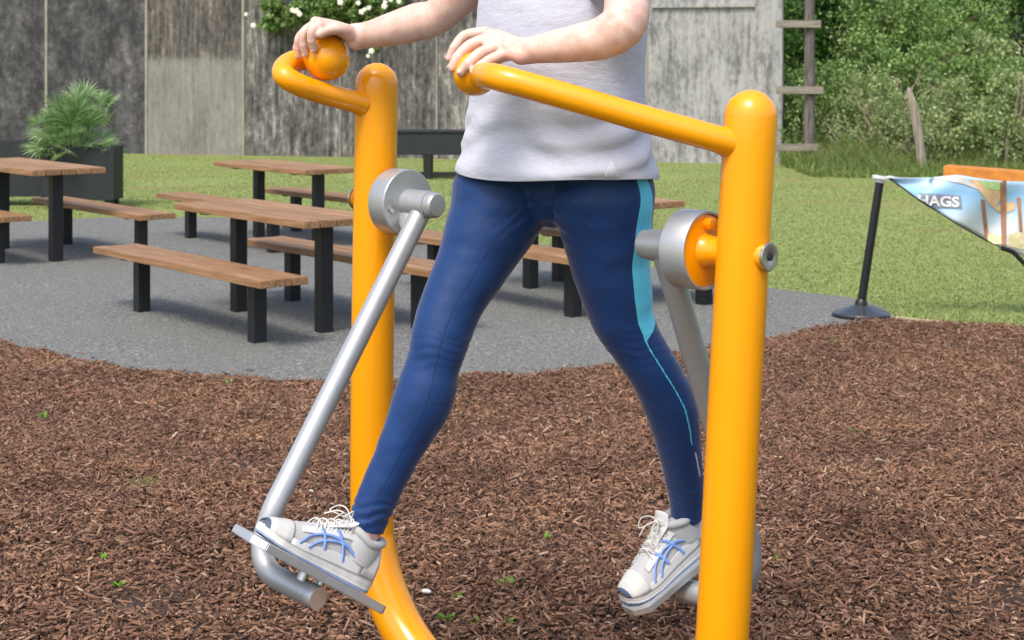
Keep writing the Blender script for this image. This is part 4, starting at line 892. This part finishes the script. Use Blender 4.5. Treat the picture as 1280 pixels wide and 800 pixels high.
# legs inside the leggings and the feet inside the shoes
body.append(loft([(x, y, z, a * .9, b_ * .9) for x, y, z, a, b_ in RR], 20, 3, (1, 0, 0), True, True)); body.append(loft([(x, y, z, a * .9, b_ * .9) for x, y, z, a, b_ in LR], 20, 3, (1, 0, 0), True, True))
anR, anL = Vector(RR[-1][:3]), Vector(LR[-1][:3])
cR, dR, sR, uR = pr_; cL, dL, sL, uL = pl_
FR0 = cR - dR * .126 + sR * .004 + uR * .001; FL0 = cL - dL * .128 - sL * .004 + uL * .001    # heel of each sole on its pedal
def foot(o, d, s_, u, an, L):
    body.append(cap_([an, an.lerp(o + d * .062 + u * .07, .6), o + d * .062 + u * .06], [.036, .031, .026], 16, 4)); body.append(cap_([o + d * .045 + u * .05, o + d * .12 + u * .05, o + d * (L - .06) + u * .035], [(.026, .026), (.020, .028), (.010, .026)], 16, 4, u[:]))
foot(FR0, dR, sR, uR, anR, .275); foot(FL0, dL, sL, uL, anL, .265)
bm_ = voxel(body, .0030, 4, .5); link('body', bm_, 'skin', per, True)
M['nail'] = simple('fingernail', (0.66, 0.44, 0.37), 0.3, 0, .03, 30, coat=.2)
for i_, (a_, c_, r_) in enumerate(NAILS):
    ctr = P(408.5, 72.5, 4.20) if i_ < 4 else P(594, 92, 3.61); d_ = (c_ - a_).normalized(); o_ = (c_ - ctr); o_ = (o_ - o_.dot(d_) * d_).normalized(); s3_ = d_.cross(o_)
    V, Fc = sphere((0, 0, 0), 1, 14); mt_ = Matrix((d_ * .0058, s3_ * .0050, o_ * .0016)).transposed(); q_ = c_ + o_ * r_ * .74 + d_ * .001
    nb_ = B(); nb_.add([(mt_ @ Vector(v) + q_)[:] for v in V], Fc); nb_.build('fingernail', 'nail', per, True, True)
for s_ in (-1, 1): b = B(); b.add(*sphere(hc + Fw * .078 + A * s_ * .032 + Vector((0, 0, .012)), .014, 16)); b.build('eye', 'eye', per, True, True)
b = B()
hr = voxel([loft([(*(hc + Vector((0, 0, -.09)) - Fw * .055), .055, .035), (*(hc + Vector((0, 0, -.02)) - Fw * .04), .084, .075), (*(hc + Vector((0, 0, .05)) - Fw * .016), .084, .090), (*(hc + Vector((0, 0, .10)) - Fw * .01), .066, .076), (*(hc + Vector((0, 0, .125)) - Fw * .01), .03, .035)], 24, 4, sd, True, True),
            cap_([hc - Fw * .09 + Vector((0, 0, .03)), hc - Fw * .15 - Vector((0, 0, .03)), hc - Fw * .13 - Vector((0, 0, .14))], [.03, .03, .012])], .006, 3)
link('hair', hr, 'hair', per, True)

# ---- t-shirt
def shirt():
    hem_z = 1.388
    rows = [(hem_z - .006, .107, 3.857, .262, .205), (hem_z + .010, .107, 3.857, .2625, .205), (1.42, .107, 3.857, .256, .198), (1.46, .108, 3.856, .245, .190), (1.52, .108, 3.853, .231, .178), (1.58, .110, 3.85, .2235, .171), (1.64, .112, 3.846, .222, .169),
            (1.70, .114, 3.842, .223, .168), (1.76, .116, 3.838, .222, .164), (1.82, .117, 3.834, .217, .155), (1.88, .118, 3.83, .208, .140), (1.93, .118, 3.83, .180, .122), (1.965, .119, 3.83, .125, .095), (1.985, .119, 3.828, .085, .080)]
    rr_ = cr(rows, 9); n = 260; V = []; Fc = []
    for i, r_ in enumerate(rr_):
        z, x, y, a, f = r_
        for k in range(n):
            t = 2 * PI * k / n; ca, sa = math.cos(t), math.sin(t); e = Vector((math.copysign(abs(ca) ** .92, ca), math.copysign(abs(sa) ** .92, sa)))
            p = Vector((x, y, z)) + A * a * e.x + Fw * f * e.y
            d = (A * e.x / max(a, .05) + Fw * e.y / max(f, .05)).normalized()
            low = math.exp(-((z - 1.46) / .075) ** 2); mid_ = math.exp(-((z - 1.60) / .14) ** 2)
            q = Vector((p.x * 4.0, p.y * 4.0, z * 13)); q2 = Vector((p.x * 9 + 3, p.y * 9, z * 30))
            w = .012 * mid_ * noise.noise(Vector((p.x * 2.5 + z * 6, p.y * 2.5 + z * 5, z * 3))) + .022 * low * noise.noise(q + Vector((0, 0, .8 * math.sin(t * 3)))) + .008 * mid_ * noise.noise(Vector((p.x * 5 + z * 4, p.y * 5, z * 7 + 5))) + .0035 * (low + .35) * noise.noise(q2)
            w += .006 * max(0, 1 - abs(z - hem_z) / .06) * math.sin(t * 6 + 1) 
            w += .010 * low * math.sin(z * 88 + 2.2 * math.sin(t * 2.0 + .6) + 3 * t) * (.5 + .5 * math.sin(t * 2 + 1))
            zz = z + .006 * math.sin(t * 2 + .5) * max(0, 1 - (z - hem_z) / .03) + .030 * max(0, -math.cos(t)) ** 1.5 * max(0, 1 - (z - hem_z + .006) / .12)
            p2 = p + d * w; V.append((p2.x, p2.y, zz))
    for i in range(len(rr_) - 1):
        for k in range(n): a_, b_ = i * n + k, i * n + (k + 1) % n; Fc.append([a_, b_, b_ + n, a_ + n])
    b = B(); b.add(V, Fc)
    # short sleeves
    for sh, el, k in ((SH_R, elR, .42), (SH_L, elL, .56)):
        o0 = sh.lerp(Vector((.118, 3.83, 1.93)), .35); e_ = sh.lerp(el, k); V2, F2 = loft([(*o0, .085, .08), (*sh, .078, .075), (*sh.lerp(e_, .5), .071, .072), (*e_, .070, .072)], 48, 6, (0, 1, 0), False, False)
        V2 = [tuple(Vector(v) + Vector((1, 1, 1)) * .006 * noise.noise(Vector(v) * 18)) for v in V2]; b.add(V2, F2)
    o = b.build('tshirt', 'shirt', per, True, True); md = o.modifiers.new('t', 'SOLIDIFY'); md.thickness = .003; md.offset = -1
    return o
sh_o = shirt()

# hem line stitching and the small pale gusset at the side split
def shirt_pt(t, z, off=.004):
    a = np.interp(z, [1.38, 1.42, 1.46, 1.52], [.262, .256, .245, .231]); f = np.interp(z, [1.38, 1.42, 1.46, 1.52], [.205, .198, .190, .178])
    return Vector((.107, 3.857, z)) + A * (a + off) * math.cos(t) + Fw * (f + off) * math.sin(t)
dg_ = bpy.context.evaluated_depsgraph_get(); sm_ = sh_o.data; o_s = WL[sh_o]
sbv = BVHTree.FromPolygons([(v.co + o_s)[:] for v in sm_.vertices], [tuple(p.vertices) for p in sm_.polygons])
V = []; Fc = []; nu, nv_ = 8, 10
for j in range(nv_ + 1):
    f_ = j / nv_; yy = 200 + 24.5 * f_; xl = 763 - 9 * f_; xr = 765 + 10 * f_
    for i in range(nu + 1): V.append(on_cloth(xl + (xr - xl) * i / nu, yy, .0035, sbv, 3.66)[:])
for j in range(nv_):
    for i in range(nu): a_ = j * (nu + 1) + i; Fc.append([a_, a_ + 1, a_ + nu + 2, a_ + nu + 1])
b = B(); b.add(V, Fc); gs = b.build('side_gusset', 'shirt_hem', sh_o, True, True); m_ = gs.modifiers.new('t', 'SOLIDIFY'); m_.thickness = .0015

# ---- shoes
def shoe(o, d, s_, u, L, an, near):
    """o: heel on the sole plane, d: heel to toe, s_: towards the camera side, u: up"""
    t = None
    W = lambda x: float(np.interp(x / L, [0, .04, .15, .35, .5, .7, .85, .95, 1.0], [.020, .034, .040, .041, .043, .049, .047, .036, .014]))
    cs = lambda x: float(np.interp(x / L, [0, .3, .55, .8, 1], [0, .0, .002, .004, .004])) * (-near)
    Hh = lambda x: float(np.interp(x / L, [0, .04, .14, .26, .36, .50, .66, .80, .92, 1.0], [.076, .102, .112, .110, .116, .100, .079, .061, .047, .028]))
    soleH = lambda x: float(np.interp(x / L, [0, .15, .4, .7, .9, 1], [.028, .027, .022, .016, .015, .018]))
    spring = lambda x: float(np.interp(x / L, [0, .05, .15, .75, .9, 1.0], [.003, .001, 0, 0, .002, .007]))
    pt = lambda x, y_, z: o + d * x + s_ * y_ + u * z
    def surf(x, ph, off=0):      # ph: 0 at the camera side rim, 90 on top, 180 far rim
        c_, q = math.cos(R(ph)), math.sin(R(ph)); w = W(x); h = Hh(x) - soleH(x); zb = soleH(x) + spring(x)
        e1 = .75; return pt(x, cs(x) + (w * .96 + off) * math.copysign(abs(c_) ** e1, c_) * (1 - .22 * q), zb + (h + off) * q ** .8 if q > 0 else zb)
    xs = [L * (i / 44) for i in range(45)]; xs[0] = .0005; xs[-1] = L * .999
    n = 28; V = []; Fc = []
    for x in xs:
        for k in range(n + 1): V.append(surf(x, 180 * k / n)[:])
    for i in range(len(xs) - 1):
        for k in range(n): a_ = i * (n + 1) + k; Fc.append([a_, a_ + 1, a_ + n + 2, a_ + n + 1])
    Fc.append(list(range(n + 1))); Fc.append([len(V) - 1 - k for k in range(n + 1)])
    b = B(); b.add(V, Fc); up_o = b.build('shoe', 'shoe_mesh', per, True, True)
    # midsole with outsole
    def slab(z0, z1, grow, mat, name, x0=0, x1=1):
        V = []; Fc = []; m = 40; nn = 0; prof = [(z0, grow * .6), (z0 * .7 + z1 * .3, grow), (z0 * .3 + z1 * .7, grow), (z1, grow * .5)]
        ring = []
        for i in range(m + 1): x = L * (x0 + (x1 - x0) * i / m); ring.append((x, 1))
        for i in range(m, -1, -1): x = L * (x0 + (x1 - x0) * i / m); ring.append((x, -1))
        for zf, g_ in prof:
            for x, sg in ring:
                xe = min(max(x, .0), L); w = W(xe) + g_; dx = g_ * (-1 if x <= L * x0 + 1e-6 else 1 if x >= L * x1 - 1e-6 else 0) if (x0 == 0 or x1 == 1) else 0
                V.append(pt(xe + dx, cs(xe) + sg * w, spring(xe) + zf * (soleH(xe) + .004))[:])
        k = len(ring)
        for r_ in range(len(prof) - 1):
            for i in range(k): a_, b_ = r_ * k + i, r_ * k + (i + 1) % k; Fc.append([a_, b_, b_ + k, a_ + k])
        for i in range(m):
            j = k - 1 - i; Fc.append([i, i + 1, j - 1, j]); q = (len(prof) - 1) * k; Fc.append([q + j, q + j - 1, q + i + 1, q + i])
        b = B(); b.add(V, Fc); return b.build(name, mat, up_o, True, True)
    slab(.22, 1.0, .0020, 'sole', 'midsole'); slab(0.0, .24, .0012, 'sole_blue', 'outsole')
    # toe guard and overlays
    def overlay(x0, x1, p0, p1, mat, name, off=.0018, m=16, taper=None):
        V = []; Fc = []; nn = 16
        for i in range(m + 1):
            x = x0 + (x1 - x0) * i / m
            for k in range(nn + 1):
                a0, a1 = (p0, p1) if taper is None else taper(i / m, p0, p1); V.append(surf(x, a0 + (a1 - a0) * k / nn, off)[:])
        for i in range(m):
            for k in range(nn): a_ = i * (nn + 1) + k; Fc.append([a_, a_ + 1, a_ + nn + 2, a_ + nn + 1])
        b = B(); b.add(V, Fc); q = b.build(name, mat, up_o, True, True); md = q.modifiers.new('t', 'SOLIDIFY'); md.thickness = .0022; md.offset = 0; return q
    overlay(L * .80, L * .985, 2, 178, 'shoe_toe', 'toe_cap', taper=lambda t, a, c: (a, a + (50 + 126 * t)) if False else (2, 178))
    overlay(L * .972, L * .999, 3, 177, 'shoe_navy', 'toe_bumper', .0036, 8)
    overlay(L * .0005, L * .16, 2, 178, 'shoe_white', 'heel_counter')
    overlay(L * .30, L * .74, 40, 60, 'shoe_white', 'eyestay'); overlay(L * .30, L * .74, 120, 140, 'shoe_white', 'eyestay')
    overlay(L * .16, L * .80, 1, 14, 'shoe_white', 'rand'); overlay(L * .16, L * .80, 166, 179, 'shoe_white', 'rand')
    # curved side stripes
    def strip(pts, wd, mat, name, flip=False):
        b = B(); rows = []
        for x, ph in cr(pts, 6): rows.append((x, ph))
        q = [surf(x * L, (180 - ph) if flip else ph, .0032) for x, ph in rows]
        V = []; Fc = []
        for i, p in enumerate(q):
            tg = (q[min(i + 1, len(q) - 1)] - q[max(0, i - 1)]).normalized(); out = (s_ * (-1 if flip else 1) + u * .3).normalized(); sd_ = tg.cross(out).normalized()
            V += [(p + sd_ * wd)[:], (p + out * .0012 + sd_ * wd)[:], (p + out * .0012 - sd_ * wd)[:], (p - sd_ * wd)[:]]
        for i in range(len(q) - 1):
            for k in range(3): a_ = i * 4 + k; Fc.append([a_, a_ + 1, a_ + 5, a_ + 4])
        b.add(V, Fc); return b
    for flip in (False, True):
        bb = B()
        for pts, wd in (([(.74, 10), (.66, 34), (.52, 40), (.36, 28), (.27, 20), (.20, 15)], .0030), ([(.66, 8), (.58, 24), (.46, 30), (.34, 25), (.25, 17)], .0030), ([(.60, 58), (.56, 36), (.53, 12)], .0040), ([(.48, 58), (.42, 36), (.35, 6)], .0040)):
            s2 = strip(pts, wd, None, None, flip); bb.add(s2.v, s2.f)
        bb.build('side_stripes', 'shoe_blue', up_o, True, True)
    # collar and tongue
    ce = pt(L * .20, 0, .083); 
    colr = []; tcol = (an - ce).normalized()
    for k in range(25):
        a = 2 * PI * k / 24; x = L * .205 + .048 * math.cos(a); y_ = .033 * math.sin(a); z = .106 + .014 * max(0, -math.cos(a)) ** 2 + .014 * max(0, math.cos(a)) - .003 * abs(math.sin(a)); colr.append(pt(x, y_, z))
    b = B(); b.add(*tube(colr[:-1] + [colr[0]], .0105, 12, 3)); b.build('collar', 'shoe_mesh', up_o, True, True)
    V = []; m = 32
    for zf, kx, ky in ((1, 1.0, 1.0), (.75, 1.08, 1.10), (.5, 1.12, 1.16), (.25, 1.12, 1.18)):
        for k in range(m):
            a = 2 * PI * k / m; z = .106 + .014 * max(0, -math.cos(a)) ** 2 + .014 * max(0, math.cos(a)); V.append(pt(L * .205 + .050 * kx * math.cos(a), cs(L * .2) + .036 * ky * math.sin(a), z * (.3 + .7 * zf)))
    b = B(); b.add(V, [[i * m + k, i * m + (k + 1) % m, (i + 1) * m + (k + 1) % m, (i + 1) * m + k] for i in range(3) for k in range(m)]); b.build('quarter', 'shoe_mesh', up_o, True, True)
    tg = [(*pt(L * .56, 0, Hh(L * .56) - .004), .004, .020), (*pt(L * .45, 0, Hh(L * .45) + .0), .006, .024), (*pt(L * .37, 0, .119), .007, .027), (*pt(L * .325, 0, .140), .006, .025)]
    b = B(); b.add(*loft(tg, 20, 6, u[:], True, True)); b.build('tongue', 'shoe_white', up_o, True, True)
    # laces
    lb = B()
    for i, f_ in enumerate((.36, .42, .48, .54, .60)):
        x = f_ * L; hh = Hh(x) + .004 + (.008 if f_ < .4 else 0); lb.add(*tube([surf(x, 52, .003), pt(x + .004, .012, hh + .001), pt(x + .009, -.0, hh + .0035), pt(x + .012, -.012, hh), surf(x + .012, 128, .003)], .0017, 8, 4)); lb.add(*tube([surf(x + .012, 52, .003), pt(x + .009, .010, hh + .002), pt(x + .003, -.012, hh + .002), surf(x, 128, .003)], .0017, 8, 4))
    kn = pt(L * .38, 0, .130)
    for sg in (-1, 1):
        lb.add(*tube([kn, kn + s_ * sg * .018 + d * .012 + u * .016, kn + s_ * sg * .034 + d * .026 + u * .014, kn + s_ * sg * .036 + d * .040 - u * .004, kn + s_ * sg * .022 + d * .026 - u * .004, kn], .0016, 8, 5)); lb.add(*tube([kn, kn + s_ * sg * .012 + d * .03 + u * .004, kn + s_ * sg * .026 + d * .055 - u * .018], .0018, 8, 5))
    lb.add(*sphere(kn, .006, 12)); lb.build('laces', 'lace', up_o, True, True)
    return up_o
shoe(FR0, dR, sR, uR, .318, anR, 1); shoe(FL0, dL, sL, uL, .275, anL, 1)

# ------------------------------------------------------------------ camera, light, world
cam = bpy.data.cameras.new('camera'); co_ = bpy.data.objects.new('camera', cam); COL.objects.link(co_); S.camera = co_
co_.location = (0, 0, CAM_H); co_.rotation_euler = (R(90), 0, 0); cam.sensor_width = 36; cam.lens = F_PX / 1280 * 36; cam.shift_y = -(400 - HZ) / 1280
cam.clip_end = 2000; cam.clip_start = .05; cam.dof.use_dof = True; cam.dof.focus_distance = 3.8; cam.dof.aperture_fstop = 11
w = bpy.data.worlds.new('World'); S.world = w; w.use_nodes = True; nt = w.node_tree; bg = nt.nodes['Background']; sky = nt.nodes.new('ShaderNodeTexSky'); sky.sky_type = 'NISHITA'; sky.sun_disc = False
SUN_EL, SUN_AZ = R(58), R(205)            # azimuth clockwise from +Y
sky.sun_elevation = SUN_EL; sky.sun_rotation = SUN_AZ; sky.air_density = 1.0; sky.dust_density = 4.0; sky.ozone_density = 0.6
nt.links.new(sky.outputs[0], bg.inputs[0]); bg.inputs[1].default_value = 0.15
sl = bpy.data.lights.new('sun', 'SUN'); so_ = bpy.data.objects.new('sun', sl); COL.objects.link(so_); sl.energy = 1.3; sl.angle = R(16); sl.color = (1, .96, .9)
sdv = Vector((math.sin(SUN_AZ) * math.cos(SUN_EL), math.cos(SUN_AZ) * math.cos(SUN_EL), math.sin(SUN_EL))); so_.rotation_euler = sdv.to_track_quat('Z', 'Y').to_euler()
S.view_settings.view_transform = 'Standard'; S.view_settings.look = 'None'; S.view_settings.gamma = 1; S.view_settings.use_curve_mapping = False; S.view_settings.exposure = 0.82
S.render.engine = 'CYCLES'; S.render.resolution_x = 1024; S.render.resolution_y = 640
